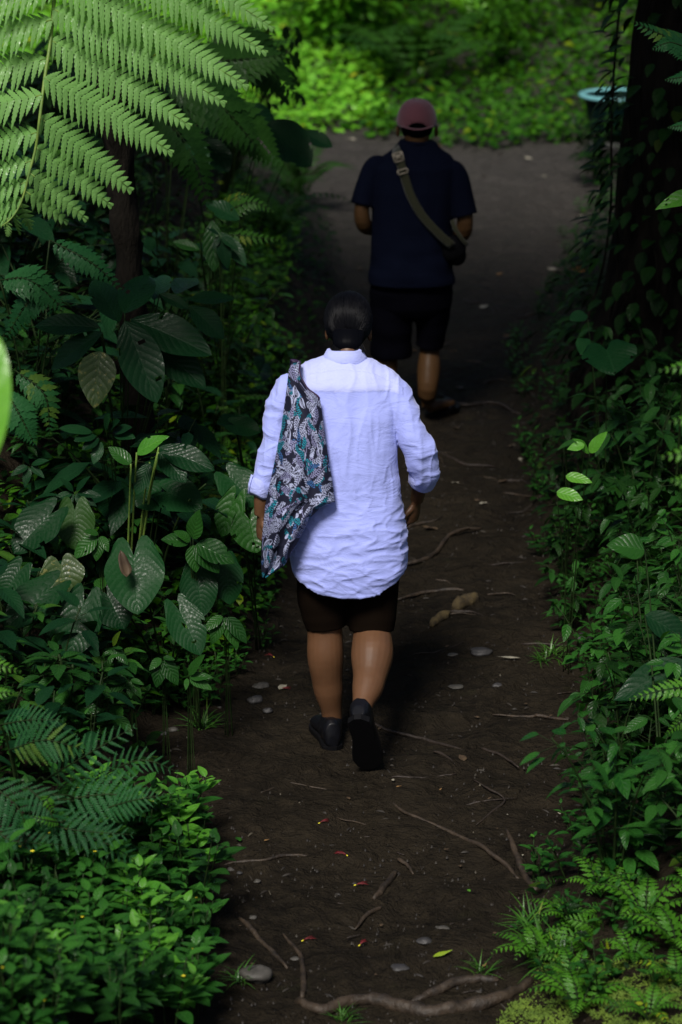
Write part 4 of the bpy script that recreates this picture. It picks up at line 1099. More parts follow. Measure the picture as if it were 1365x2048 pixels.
for i in range(20):
    px, py = rng.uniform(480, 1150), rng.uniform(1330, 2000)
    a_ = rng.uniform(-.5, .5); l_ = rng.uniform(12, 34)
    if px < 600 and py < 1400: continue
    root_thing('twig', 'short dark twig pressed into the near soil', 'twig', [(px, py), (px + l_ * math.cos(a_), py + l_ * math.sin(a_) * 0.6)], 0.0028, 0.0014, 'dark_root', group='dark twigs in the soil of the path')

def stone(label, px, py, rx, m='stone', flat=0.55, group=None, name='stone', asp=0.75):
    g = GT(px, py); r = rx * mpp(g.y, 0)
    bm = bmesh.new(); bmesh.ops.create_icosphere(bm, subdivisions=3, radius=1)
    sd = rng.random() * 50
    for v in bm.verts:
        n = v.co.normalized()
        k = 1 + 0.35 * noise.noise(n * 1.1 + Vector((sd, 0, 0))) + 0.12 * noise.noise(n * 3 + Vector((sd, 2, 0)))
        v.co = Vector((n.x * r * k, n.y * r * asp * k, n.z * r * flat * k))
    me = bpy.data.meshes.new(name); bm.to_mesh(me); bm.free()
    me.polygons.foreach_set('use_smooth', np.ones(len(me.polygons), bool)); me.materials.append(MAT[m])
    o = bpy.data.objects.new(name, me); COL.objects.link(o)
    o.location = (g.x, g.y, g.z + r * flat * 0.35); o.rotation_euler = (0, 0, rng.uniform(-.4, .4)); tag(o, label, 'stone', group); return o
stone('large pale grey stone at the bottom beside the lower left herbs', 511, 1956, 28, flat=0.7, asp=1.0)
stone('pale stone on the soil below the thin grass tuft', 345, 1463, 13)
stone('small dark stone left of the pale stone on the left soil', 328, 1468, 9, 'dark_stone')
stone('pale flat stone, upper of the two round stones left of the calves', 522, 1377, 17)
stone('grey stone, lower of the two round stones left of the calves', 511, 1402, 15, 'dark_stone')
stone('dark chip of stone just below the two round stones', 536, 1423, 10, 'dark_stone')
stone('little brown stone between the herbs and the two round stones', 438, 1418, 8)
stone('flat tan stone in the soil above the big bottom roots', 885, 1858, 14, flat=0.3)
stone('small grey pebble under the level pale stick', 462, 1740, 8)
stone('black pebble beside the small grey pebble', 480, 1747, 6, 'dark_stone')
stone('round grey pebble below the pale stick', 515, 1764, 7)
stone('pebble above the broken branch', 507, 1836, 8)
stone('flat grey pebble right of the broken branch', 590, 1918, 9, flat=0.3)
stone('long low dark rock right of the lit calf', 963, 1306, 26, 'dark_stone', 0.3, asp=0.6)
stone('small black stone on the bare soil right of the lit calf', 996, 1374, 11, 'dark_stone')
stone('half buried rock at the foot of the right bank', 1168, 1276, 18, 'dark_stone', 0.35)
stone('pale grey flake of rock right of the lit calf', 912, 1374, 16, 'stone', 0.15)
stone('broken pale rock crumb left of the long low dark rock', 906, 1310, 11, 'stone', 0.2)
stone('rough dark clod in the soil above the flat tan stone', 850, 1882, 16, 'dark_stone', 0.3)
stone('rough dark clod near the centre bottom of the path', 800, 1936, 18, 'dark_stone', 0.25)

st_ = stone('broad flat rock that the teal tub stands on', 1215, 260, 60, 'dark_stone', 0.4)
st_.location = (tub.location.x, tub.location.y, tub.location.z - 0.125); st_.scale = (1, 1, 1.1)
def fallen(label, px, py, wpx, m, rot=None, name='fallen_leaf', group=None, kind='ovate', wr=0.5):
    g = GT(px, py); l = wpx * mpp(g.y, 0)
    a = Acc(); V, F, UV = leaf_geo(kind, l, l * wr, nl=8, nw=4, droop=-0.25, fold=0.35, wavy=0.06)
    V = V - np.array([0, l / 2, 0]); a.add(V, F, UV, rng.random())
    o = a.build(name, m); o.location = (g.x, g.y, g.z + 0.006); o.rotation_euler = (rng.uniform(-.15, .15), rng.uniform(-.2, .2), rng.uniform(0, 6.28) if rot is None else rot)
    tag(o, label, 'leaf', group)
    sm = o.modifiers.new('thick', 'SOLIDIFY'); sm.thickness = 0.0006
    return o
fallen('large orange dead leaf at the foot of the tree trunk', 1165, 547, 60, 'orange_leaf', 1.4, wr=0.55)
fallen('pale curled dead leaf beside the orange one', 1118, 548, 58, 'pale_leaf', 1.2)
fallen('pale dead leaf left of the calves', 566, 1378, 28, 'pale_leaf', -0.6)
fallen('brown dead leaf standing between the dark roots', 925, 1520, 32, 'brown_leaf', 0.2)
fallen('yellow green leaf on the soil under the right bank', 1257, 1424, 24, 'lime_leaf', 1.4)
fallen('long yellow green leaf near the bottom right of the path', 886, 1912, 44, 'lime_leaf', -1.2, wr=0.25)
fallen('pale narrow leaf strip right of the small black stone', 1018, 1320, 48, 'pale_leaf', 1.5, wr=0.2)
fallen('pale green leaf in the dark right of the white sleeve', 1008, 965, 26, 'brown_leaf', -1.0, wr=0.35)
fallen('pale leaf on the shaded ground right of the shirt', 860, 1060, 34, 'brown_leaf', 1.3)
fallen('pale dead leaf far up the path on the right', 1056, 319, 20, 'pale_leaf', 1.5)
fallen('tan leaf by the man cap far up the path', 875, 292, 22, 'orange_leaf', 1.5, wr=0.3)
fallen('cream leaf on the far dirt left of the cap', 703, 281, 24, 'pale_leaf', 1.2)
fallen('small pale green leaf beside the long thin root', 1065, 1675, 12, 'lime_leaf', 0.5, wr=0.7)
fallen('small green leaf on the near soil right of centre', 938, 1785, 10, 'lime_leaf', 0.5, wr=0.7)
fallen('small green leaf on the soil above the pale stick', 477, 1682, 18, 'herb_leaf', 0.5, wr=0.7)
fallen('dead brown leaf lying on the big heart leaf', 245, 1128, 10, 'brown_leaf', 0.5)
dl = bpy.data.objects[-1] if False else [o for o in COL.objects if o.get('label') == 'dead brown leaf lying on the big heart leaf'][0]
dl.location = P(246, 1128, 7.84); dl.scale = (5, 5, 5); dl.rotation_euler = (R(48), R(10), R(40))
cols = ['brown_leaf', 'brown_leaf', 'pale_leaf', 'brown_leaf', 'dead_leaf']
for i in range(46):
    while True:
        px, py = rng.uniform(640, 1180), rng.uniform(300, 1100)
        g = GT(px, py)
        if dl_(g.x, g.y) < 0 and dr_(g.x, g.y) < 0.15: break
    fallen('small dead leaf scattered on the shaded upper path', px, py, rng.uniform(10, 24), cols[i % 5], group='dead leaves scattered on the upper path', wr=rng.uniform(.3, .6))
for i in range(26):
    while True:
        px, py = rng.uniform(450, 1180), rng.uniform(1250, 1990)
        g = GT(px, py)
        if dl_(g.x, g.y) < 0 and dr_(g.x, g.y) < 0.05: break
    fallen('tiny dead leaf scrap on the near soil', px, py, rng.uniform(6, 14), cols[i % 5], group='leaf scraps on the near path', wr=rng.uniform(.3, .6))

for k, (px, py, az, lab) in enumerate([(640, 1648, 0.5, 'fallen red stamens left of centre below the bent stick'), (693, 1713, 2.6, 'fallen red stamens, upper of the two near the stout root piece'), (712, 1773, 0.0, 'fallen red stamens, lower of the two near the stout root piece'),
        (720, 1893, 0.9, 'fallen red stamens lowest on the path'), (607, 1884, 0.4, 'fallen red stamens above the upright bent root'), (562, 1381, 0.0, 'fallen red stamens on the pale leaf left of the calves'), (547, 1316, 2.4, 'fallen red stamens at the foot of the left bank')]):
    g = GT(px, py); a = Acc()
    for q in range(9):
        an = az + rng.uniform(-.42, .42); l = rng.uniform(0.022, 0.042)
        tube(a, bez((0, 0, 0.006), (l * .5 * math.cos(an), l * .5 * math.sin(an), 0.016), (l * math.cos(an + .1), l * math.sin(an + .1), 0.008), 3), 0.0008, 4)
    o = a.build('fallen_flower', 'red'); o.location = g; tag(o, lab, 'flower', 'fallen red stamens on the path')
    b = Acc(); tube(b, [(-0.006 * math.cos(az), -0.006 * math.sin(az), 0.004), (0.001, 0, 0.006)], 0.0020, 6); b.build('stamen_tip', 'yellow', o)

# crumbs of soil, needles and grit
cover('ground_cover', 'small leaves crowding the left edge of the upper path', 6500, (-1.6, 0.1), (8.2, 16), lambda x, y: 0.0 + 0.3 * (y > 13) < dl_(x, y) < 0.75, 'wood_leaf', 0.06, 0.10)
a = Acc()
for i in range(3600):
    y = 5.9 + 13 * rng.random() ** 1.5
    l_, r_ = float(np.interp(y, LY, LX)), float(np.interp(y, RY, RX))
    x = rng.uniform(l_ - .1, r_ + .1)
    z = hz(x, y); an = rng.uniform(0, 6.28); l = rng.uniform(0.003, 0.011) if rng.random() < 0.8 else rng.uniform(0.015, 0.04)
    wd = l * 0.35 if l < 0.012 else 0.0012
    dx, dy = math.cos(an) * l / 2, math.sin(an) * l / 2; ex, ey = -math.sin(an) * wd, math.cos(an) * wd
    zt = 0.002 + wd
    V = [(x - dx - ex, y - dy - ey, z - .003), (x + dx - ex, y + dy - ey, z - .003), (x + dx * .7 + ex, y + dy * .7 + ey, z - .003), (x - dx * .8 + ex, y - dy * .8 + ey, z - .003), (x - dx * .3, y - dy * .3, z + zt), (x + dx * .3, y + dy * .3, z + zt)]
    a.add(V, [(0, 1, 5, 4), (2, 3, 4, 5), (1, 2, 5), (3, 0, 4)], None, rng.random())
mdeb, t, bs, out = mat('soil_debris')
at = N(t, 'ShaderNodeAttribute', attribute_name='rnd')
t.links.new(ramp(t, at.outputs['Fac'], [(0.0, (0.008, 0.006, 0.005)), (0.8, (0.016, 0.012, 0.008)), (0.975, (0.026, 0.021, 0.014)), (1.0, (0.07, 0.06, 0.04))]), bs.inputs['Base Color']); bs.inputs['Roughness'].default_value = 0.7
tag(a.build('soil_debris', mdeb), 'grit, crumbs and needles strewn over the path', 'debris', None, 'stuff')

# ================================================================== people
def skin_mat(name, c1, c2):
    m, t, bs, out = mat(name)
    tc = N(t, 'ShaderNodeTexCoord'); nz = noisetex(t, 9, 4, 0.6, tc.outputs['Object'])
    t.links.new(mixc(t, nz.outputs[0], c1, c2), bs.inputs['Base Color'])
    bs.inputs['Roughness'].default_value = 0.45; bs.inputs['Specular IOR Level'].default_value = 0.32
    bs.inputs['Subsurface Weight'].default_value = 0.08
    bs.inputs['Subsurface Radius'].default_value = (0.02, 0.008, 0.004)
    n2 = noisetex(t, 260, 2, 0.5, tc.outputs['Object'])
    t.links.new(bump(t, n2.outputs[0], 0.12, 0.001), bs.inputs['Normal'])
    return m
def cloth_mat(name, c1, c2=None, weave=900, rough=0.85, wr=0.0, sheen=0.2, spec=0.2):
    m, t, bs, out = mat(name)
    tc = N(t, 'ShaderNodeTexCoord'); co = tc.outputs['Object']
    at = N(t, 'ShaderNodeAttribute', attribute_name='rnd')
    c = mixc(t, at.outputs['Fac'], c1, c2 or c1)
    mp = N(t, 'ShaderNodeMapping'); mp.inputs['Scale'].default_value = (1, 1, 0.12); t.links.new(co, mp.inputs[0])
    mp2 = N(t, 'ShaderNodeMapping'); mp2.inputs['Scale'].default_value = (0.12, 0.12, 1); t.links.new(co, mp2.inputs[0])
    a = noisetex(t, weave, 2, 0.6, mp.outputs[0]); b = noisetex(t, weave, 2, 0.6, mp2.outputs[0])
    s = M(t, 'ADD', a.outputs[0], b.outputs[0])
    sl = M(t, 'MULTIPLY', M(t, 'SUBTRACT', s, 0.8), 0.55, clamp=True)
    c = mixc(t, sl, mixc(t, 1.0, c, (0.80, 0.82, 0.86), 'MULTIPLY'), c)
    t.links.new(c, bs.inputs['Base Color'])
    bs.inputs['Roughness'].default_value = rough
    bs.inputs['Specular IOR Level'].default_value = spec
    bs.inputs['Sheen Weight'].default_value = sheen
    nb = bump(t, s, 0.25, 0.0012)
    if wr:
        mp3 = N(t, 'ShaderNodeMapping'); mp3.inputs['Scale'].default_value = (6, 6, 16); mp3.inputs['Rotation'].default_value = (0.1, 0.35, 0); t.links.new(co, mp3.inputs[0])
        w1 = noisetex(t, 1.0, 5, 0.62, mp3.outputs[0], 1.2)
        rd = M(t, 'ABSOLUTE', M(t, 'SUBTRACT', w1.outputs[0], 0.5))
        nb = bump(t, rd, wr, 0.03, nb)
    t.links.new(nb, bs.inputs['Normal'])
    return m
MAT['skin_w'] = skin_mat('brown_skin', (0.062, 0.029, 0.013), (0.135, 0.066, 0.033))
MAT['skin_m'] = skin_mat('tan_skin', (0.050, 0.025, 0.010), (0.080, 0.042, 0.018))
MAT['shirt'] = cloth_mat('pale_blue_linen', (0.385, 0.435, 0.88), (0.51, 0.55, 0.93), wr=0.32)
MAT['shorts_w'] = cloth_mat('dark_brown_knit', (0.006, 0.0035, 0.002), rough=0.9, sheen=0, spec=0.03)
MAT['tee'] = cloth_mat('navy_cotton', (0.0025, 0.0040, 0.012), rough=0.9, sheen=0.0, wr=0.25, spec=0.05)
MAT['shorts_m'] = cloth_mat('black_cotton', (0.002, 0.002, 0.004), rough=0.9, sheen=0, spec=0.02)
MAT['cap'] = cloth_mat('faded_maroon_cotton', (0.11, 0.032, 0.042), (0.17, 0.058, 0.070), weave=300, sheen=0.3)
MAT['strap'] = cloth_mat('olive_webbing', (0.024, 0.025, 0.010), weave=500)
MAT['bag_black'] = cloth_mat('black_nylon', (0.003, 0.003, 0.004), weave=500, sheen=0, spec=0.05)
MAT['beige_plastic'] = simple_mat('beige_plastic', (0.20, 0.17, 0.13), (0.24, 0.21, 0.16), 30, 0.5, 0.1)
MAT['black_rubber'] = simple_mat('black_rubber', (0.002, 0.002, 0.0025), (0.004, 0.004, 0.005), 60, 0.6, 0.3, 0.001, spec=0.12)
MAT['skin_m'].node_tree.nodes['Principled BSDF'].inputs['Specular IOR Level'].default_value = 0.12
MAT['black_leather'] = simple_mat('black_leather', (0.002, 0.002, 0.003), (0.004, 0.0045, 0.007), 60, 0.42, 0.3, 0.001, spec=0.28)
MAT['eye'] = simple_mat('eye_white', (0.6, 0.6, 0.58), (0.7, 0.7, 0.68), 5, 0.2, 0)
def hair_mat():
    m, t, bs, out = mat('black_hair')
    tc = N(t, 'ShaderNodeTexCoord')
    mp = N(t, 'ShaderNodeMapping'); mp.inputs['Scale'].default_value = (1, 0.15, 0.12); t.links.new(tc.outputs['Object'], mp.inputs[0])
    n = noisetex(t, 260, 3, 0.6, mp.outputs[0])
    bs.inputs['Base Color'].default_value = (0.002, 0.0022, 0.0035, 1); bs.inputs['Roughness'].default_value = 0.42; bs.inputs['Specular IOR Level'].default_value = 0.10
    t.links.new(bump(t, n.outputs[0], 0.2, 0.002), bs.inputs['Normal']); return m
MAT['hair'] = hair_mat()
MAT['hair'].node_tree.nodes['Principled BSDF'].inputs['Specular IOR Level'].default_value = 0.02
MAT['hair_strand'] = simple_mat('black_hair_strand', (0.0015, 0.0016, 0.0028), (0.004, 0.0042, 0.006), 30, 0.38, 0.0, 0.001, spec=0.16)

def rings(acc, lst, ns=36, hem=None):
    """closed loft of horizontal rings: (centre, rx, ry, exponent[, zfun])"""
    V = []
    for R_ in lst:
        c, rx, ry = R_[0], R_[1], R_[2]; p = R_[3] if len(R_) > 3 else 2.2; zf = R_[4] if len(R_) > 4 else None
        for k in range(ns):
            an = 2 * math.pi * k / ns; ca, sa = math.cos(an), math.sin(an)
            x = math.copysign(abs(ca) ** (2 / p), ca) * rx; y = math.copysign(abs(sa) ** (2 / p), sa) * ry
            V.append((c[0] + x, c[1] + y, c[2] + (zf(ca, sa) if zf else 0)))
    n = len(lst); F = []
    for i in range(n - 1):
        for k in range(ns):
            F.append((i * ns + k, (i + 1) * ns + k, (i + 1) * ns + (k + 1) % ns, i * ns + (k + 1) % ns))
    F.append(tuple(range(ns))); F.append(tuple((n - 1) * ns + k for k in range(ns - 1, -1, -1)))
    acc.add(V, F)
def ell(acc, c, rx, ry, rz, rot=None, ns=24):
    V = []; F = []; n = 14
    for i in range(n + 1):
        th = math.pi * (0.02 + 0.96 * i / n)
        for k in range(ns):
            an = 2 * math.pi * k / ns
            v = Vector((math.sin(th) * math.cos(an) * rx, math.sin(th) * math.sin(an) * ry, math.cos(th) * rz))
            if rot is not None: v = rot @ v
            V.append(tuple(v + Vector(c)))
    for i in range(n):
        for k in range(ns): F.append((i * ns + k, (i + 1) * ns + k, (i + 1) * ns + (k + 1) % ns, i * ns + (k + 1) % ns))
    F.append(tuple(range(ns))); F.append(tuple(n * ns + k for k in range(ns - 1, -1, -1)))
    acc.add(V, F)
def limb(acc, pts, rad, k=5, squash=1.0, ns=20, up=None):
    sp_ = smooth_path(pts, k); m = len(pts) - 1
    rr = []
    for i in range(len(sp_)):
        t = i / k; a = min(int(t), m - 1); f = t - a; f = f * f * (3 - 2 * f)
        rr.append(rad[a] * (1 - f) + rad[a + 1] * f)
    tube(acc, sp_, rr, ns, squash=squash, up=up)
def melt(acc, name, m, voxel, smooth=4, origin=None, parent=None, deform=None, attr=None, sfac=0.5):
    o = acc.build(name, m, None, None)
    md = o.modifiers.new('r', 'REMESH'); md.mode = 'VOXEL'; md.voxel_size = voxel; md.use_smooth_shade = True
    if smooth: s = o.modifiers.new('s', 'SMOOTH'); s.iterations = smooth; s.factor = sfac
    bpy.context.view_layer.update()
    ev = o.evaluated_get(bpy.context.evaluated_depsgraph_get())
    me = bpy.data.meshes.new_from_object(ev)
    bpy.data.objects.remove(o)
    me.name = name
    nv = len(me.vertices); co = np.empty(nv * 3, np.float32); me.vertices.foreach_get('co', co); co = co.reshape(-1, 3).astype(float)
    no = np.empty(nv * 3, np.float32); me.vertex_normals.foreach_get('vector', no); no = no.reshape(-1, 3)
    if deform is not None: co = deform(co, no)
    if 'rnd' in me.attributes: me.attributes.remove(me.attributes['rnd'])
    at = me.attributes.new('rnd', 'FLOAT', 'POINT')
    at.data.foreach_set('value', (attr(co) if attr else np.zeros(nv)).astype(np.float32))
    if origin is not None: co = co - np.array(origin)
    me.vertices.foreach_set('co', co.astype(np.float32).ravel())
    me.polygons.foreach_set('use_smooth', np.ones(len(me.polygons), bool))
    me.materials.clear(); me.materials.append(MAT[m] if isinstance(m, str) else m); me.update()
    o = bpy.data.objects.new(name, me); COL.objects.link(o)
    if parent is not None: o.parent = parent
    elif origin is not None: o.location = origin
    return o
def nz3(co, sx, sy, sz, seed=0):
    return np.array([noise.noise(Vector((v[0] * sx + seed, v[1] * sy, v[2] * sz))) for v in co])
def px_ring(l, r, py, Y, dep, p=2.3, zf=None):
    a = P((l + r) / 2, py, Y)
    return (a, (r - l) / 2 * mpp(Y, a.z), dep, p, zf)
def hand(acc, wrist, d, palmn, L=0.17, curl=0.5, thumb=1, sc_=1.0):
    """palm + five separate bent fingers; d = finger direction, palmn = direction the palm faces"""
    d = Vector(d).normalized(); n = Vector(palmn); n = (n - d * n.dot(d)).normalized(); s = d.cross(n) * thumb
    wrist = Vector(wrist)
    pl = L * 0.52
    tube(acc, [wrist - d * 0.02, wrist + d * pl * 0.25, wrist + d * pl * 0.65, wrist + d * pl], [0.022 * sc_, 0.031 * sc_, 0.038 * sc_, 0.035 * sc_], 16, squash=0.42, up=n)
    for i, (off, fl) in enumerate([(0.029, .42), (0.0105, .48), (-0.0095, .45), (-0.028, .35)]):
        b = wrist + d * (pl * 0.92) + s * off * sc_; p = [b]; c = curl * (0.8 + 0.15 * i); ang = 0.15; dd = d + s * off * 1.6
        for k, f in enumerate((0.42, 0.33, 0.25)):
            ang += c * (0.6 if k == 0 else 0.9)
            p.append(p[-1] + (dd.normalized() * math.cos(ang) + n * math.sin(ang)) * L * fl * f * 1.0)
        tube(acc, smooth_path(p, 3), [0.0083 * sc_ * (1 - 0.28 * q / 9) for q in range(10)], 10)
    tb = wrist + d * pl * 0.3 + s * 0.026 * sc_
    tp_ = [tb, tb + (s * 0.75 + d * 0.75 + n * 0.25) * 0.032 * sc_, tb + (s * 0.95 + d * 1.5 + n * 0.6) * 0.036 * sc_, tb + (s * 0.85 + d * 2.1 + n * 0.95) * 0.037 * sc_]
    tube(acc, smooth_path(tp_, 3), [0.0125 * sc_ * (1 - 0.35 * q / 9) for q in range(10)], 10)

def face(acc, c, r, tilt, parent, org, eyes=True):
    """nose, brow, chin and lips on the +Y side of a head at c"""
    m = Matrix.Rotation(-tilt, 3, 'X')
    q = lambda x, y, z: c + m @ Vector((x, y, z)) * r
    ell(acc, q(0, 0.55, -0.55), 0.50 * r, 0.5 * r, 0.55 * r, m)           # jaw
    ell(acc, q(0, 1.10, -0.22), 0.14 * r, 0.20 * r, 0.26 * r, m)          # nose
    ell(acc, q(0, 1.0, -0.62), 0.26 * r, 0.10 * r, 0.06 * r, m)           # upper lip
    ell(acc, q(0, 0.98, -0.72), 0.22 * r, 0.10 * r, 0.06 * r, m)          # lower lip
    ell(acc, q(0, 0.92, -0.98), 0.24 * r, 0.16 * r, 0.16 * r, m)          # chin
    for s in (-1, 1):
        ell(acc, q(s * 0.38, 0.90, 0.12), 0.28 * r, 0.14 * r, 0.07 * r, m)  # brow
    return [q(s * 0.36, 0.92, -0.04) for s in (-1, 1)]

# ---------------------------------------------------------------- the woman
WO = Vector(((690 - 682.5) / FPX * 8.3, 8.05, 0.0))
skin = Acc()
hc = P(697, 645, 8.36)
ell(skin, hc, 0.072, 0.088, 0.098, Matrix.Rotation(-0.3, 3, 'X'))
eyes_w = face(skin, hc, 0.085, 0.35, None, WO)
for (x, y) in ((655, 667), (740, 669)):
    ell(skin, P(x, y, 8.36), 0.009, 0.014, 0.027, Matrix.Rotation(0.15, 3, 'X'))
limb(skin, [P(696, 760, 8.20), P(696, 718, 8.23), P(696, 700, 8.245), P(697, 665, 8.32)], [0.045, 0.040, 0.045, 0.05])
rings(skin, [px_ring(650, 725, 765, 8.18, 0.05), px_ring(612, 762, 785, 8.17, 0.07), px_ring(602, 770, 850, 8.14, 0.09), px_ring(605, 765, 940, 8.12, 0.09), px_ring(605, 782, 1040, 8.09, 0.105), px_ring(605, 790, 1120, 8.06, 0.12), px_ring(640, 760, 1160, 8.06, 0.10)])
# arms
limb(skin, [P(590, 785, 8.17), P(560, 860, 8.12), P(533, 930, 8.08), P(524, 985, 8.06), P(522, 1030, 8.06)], [0.036, 0.034, 0.030, 0.027, 0.024])
hand(skin, P(522, 1030, 8.06), (0.02, 0.03, -1), (0.9, 0.3, 0), 0.17, 0.35, thumb=1)
limb(skin, [P(788, 790, 8.17), P(815, 860, 8.12), P(840, 915, 8.09), P(842, 960, 8.16), P(834, 1000, 8.24)], [0.036, 0.034, 0.032, 0.029, 0.024])
hand(skin, P(834, 1000, 8.24), (-0.18, 0.12, -1), (-0.8, 0.5, 0), 0.165, 0.75, thumb=-1)
# legs
limb(skin, [P(645, 1120, 8.07), P(643, 1200, 8.06), P(650, 1262, 8.05), P(651, 1310, 8.04), P(656, 1370, 8.05), P(664, 1425, 8.06), P(664, 1455, 8.07)],
     [0.085, 0.078, 0.063, 0.0655, 0.055, 0.037, 0.036])
limb(skin, [P(748, 1120, 8.07), P(747, 1200, 8.06), P(745, 1260, 8.03), P(745, 1308, 7.95), P(738, 1366, 7.84), P(725, 1412, 7.74), P(722, 1440, 7.70)],
     [0.088, 0.080, 0.068, 0.0755, 0.057, 0.036, 0.033])
# feet inside the shoes
tube(skin, [P(660, 1466, 8.02), P(655, 1478, 8.12), P(648, 1480, 8.20)], [0.03, 0.032, 0.02], 12)
tube(skin, [P(724, 1445, 7.70), P(732, 1500, 7.76), P(736, 1530, 7.79)], [0.03, 0.03, 0.018], 12)
woman = melt(skin, 'person', 'skin_w', 0.0042, 5, origin=WO)
tag(woman, 'woman in a long pale blue shirt, dark knee shorts and black shoes, walking away', 'person')
for e in eyes_w:
    a = Acc(); ell(a, e - WO, 0.012, 0.012, 0.012); a.build('eye', 'eye', woman)

# hair
ha = Acc()
ell(ha, hc + Vector((0, -0.012, 0.012)), 0.082, 0.093, 0.100, Matrix.Rotation(-0.3, 3, 'X'))
limb(ha, [P(697, 650, 8.36), P(697, 668, 8.28), P(696, 688, 8.235), P(696, 704, 8.225)], [0.050, 0.058, 0.052, 0.034], squash=0.6, up=(0, 1, 0))
def hair_def(co, no):
    x = co[:, 0] - hc.x
    st = np.array([noise.noise(Vector((a * 160, z * 10, 0))) for a, z in zip(x, co[:, 2])])
    return co + no * (0.0007 * st + 0.0015)[:, None]
hr = melt(ha, 'hair', 'hair', 0.0035, 22, origin=WO, parent=woman, deform=hair_def)
tag(hr, 'straight black hair drawn back to the nape')
a = Acc()
mrot = Matrix.Rotation(-0.3, 3, 'X')
def on_head(d, k=1.0):
    v = mrot @ Vector((d.x * 0.0835 * k, d.y * 0.0945 * k, d.z * 0.1015 * k))
    return hc + Vector((0, -0.012, 0.012)) + v - WO
gd = Vector((0, -0.80, -0.60)).normalized()
for k in range(1500):
    az = rng.uniform(0, 2 * math.pi); el = math.asin(rng.uniform(-0.35, 1.0))
    d0 = Vector((math.cos(az) * math.cos(el), math.sin(az) * math.cos(el), math.sin(el)))
    if d0.y > 0.55 and d0.z < 0.45: continue
    tgt = (gd + Vector((d0.x * 0.42 + rng.uniform(-.05, .05), 0, rng.uniform(-.12, .08)))).normalized()
    lift = rng.uniform(0.99, 1.035); pts = []
    for q in range(9):
        t_ = q / 8; dd = d0.slerp(tgt, t_, Vector((0, 0, 1))) if d0.dot(tgt) > -0.98 else d0.lerp(tgt, t_).normalized()
        pts.append(on_head(dd, lift + 0.006 * math.sin(t_ * 3.1 + k)))
    e = P(697 + tgt.x * 75 + rng.uniform(-5, 5), 704, 8.21 + rng.uniform(-.01, .01)) - WO
    pts += [pts[-1].lerp(e, 0.5) + Vector((0, -0.006, 0)), e]
    tube(a, pts, rng.uniform(0.0007, 0.0013), 3, cap=False)
for k in range(40):
    an = rng.uniform(-2.6, -0.5); p0 = on_head(Vector((math.cos(an), math.sin(an), rng.uniform(-.2, .9))).normalized(), 1.02)
    tube(a, bez(p0, p0 + Vector((math.cos(an) * 0.02, -0.012, rng.uniform(-.01, .02))), p0 + Vector((rng.uniform(-.02, .02), -0.008, -rng.uniform(.02, .05))), 5), 0.0005, 3, cap=False)
a.build('hair_strands', 'hair_strand', hr)

# shirt
sh = Acc()
rings(sh, [px_ring(648, 730, 714, 8.215, 0.055), px_ring(630, 748, 721, 8.21, 0.066), px_ring(604, 765, 730, 8.20, 0.080), px_ring(582, 786, 742, 8.19, 0.092), px_ring(568, 803, 760, 8.18, 0.105), px_ring(570, 806, 790, 8.17, 0.117),
    px_ring(572, 804, 830, 8.15, 0.125), px_ring(572, 797, 880, 8.13, 0.128), px_ring(572, 796, 930, 8.11, 0.128), px_ring(573, 801, 980, 8.10, 0.135), px_ring(575, 811, 1040, 8.08, 0.15),
    px_ring(578, 816, 1090, 8.07, 0.16), px_ring(581, 815, 1128, 8.06, 0.160, 2.3, lambda ca, sa: 0.020 * abs(ca) ** 2.5), px_ring(584, 811, 1163, 8.06, 0.158, 2.3, lambda ca, sa: 0.055 * abs(ca) ** 2.5 - 0.010 * max(0, -sa) ** 2),
    px_ring(592, 803, 1163, 8.06, 0.148, 2.3, lambda ca, sa: 0.055 * abs(ca) ** 2.5 - 0.008 * max(0, -sa) ** 2), px_ring(610, 785, 1130, 8.06, 0.125)], 48)
limb(sh, [P(600, 778, 8.17), P(576, 790, 8.15), P(556, 860, 8.12), P(541, 925, 8.09), P(527, 965, 8.07), P(521, 986, 8.06)], [0.062, 0.060, 0.055, 0.051, 0.040, 0.034], ns=24)
limb(sh, [P(775, 785, 8.17), P(793, 796, 8.15), P(818, 855, 8.11), P(840, 905, 8.09), P(848, 938, 8.11), P(843, 966, 8.15)], [0.062, 0.062, 0.054, 0.056, 0.052, 0.042], ns=24)
XC = P(692, 850, 8.1).x
def shirt_def(co, no):
    n = len(co)
    x, y, z = co[:, 0] - XC, co[:, 1], co[:, 2]
    low = np.clip((1.05 - z) / 0.2, 0, 1); arm = np.clip((np.abs(x + 0.0) - 0.19) / 0.03, 0, 1) * (z > 0.85)
    a = nz3(co, 26, 8, 5, 3.1); b = nz3(co, 9, 9, 34, 7.7); c = nz3(co, 14, 14, 14, 1.3)
    d = np.array([noise.noise(Vector((v[0] * 9 - v[2] * 16, v[1] * 8, v[2] * 16 + v[0] * 10))) for v in co])
    rid = lambda t: (1 - np.minimum(1, np.abs(t) * 3.2)) ** 2
    h = 0.0045 * (1 - low) * (a * 1.3 + 0.7 * rid(a)) + 0.0038 * low * (b + 0.9 * rid(b)) + 0.004 * c + arm * 0.009 * (d + 0.5 * rid(d))
    # pull lines at the waist and seat
    h += 0.0035 * low * rid(d * 1.3)
    yl = 1.300 - 1.6 * np.maximum(0, np.abs(x) - 0.09) ** 2
    back = y < 8.12
    h += np.where(back & (np.abs(x) < 0.2), 0.0035 / (1 + np.exp(-(z - yl) / 0.0025)), 0.0)
    # centre-back fullness under the yoke
    h += np.where(back, 0.006 * np.exp(-((x + 0.0) / 0.03) ** 2) * np.clip((1.30 - z) / 0.1, 0, 1) * np.clip((z - 0.9) / 0.2, 0, 1), 0)
    # the hollow between arm and body
    return co + no * h[:, None]
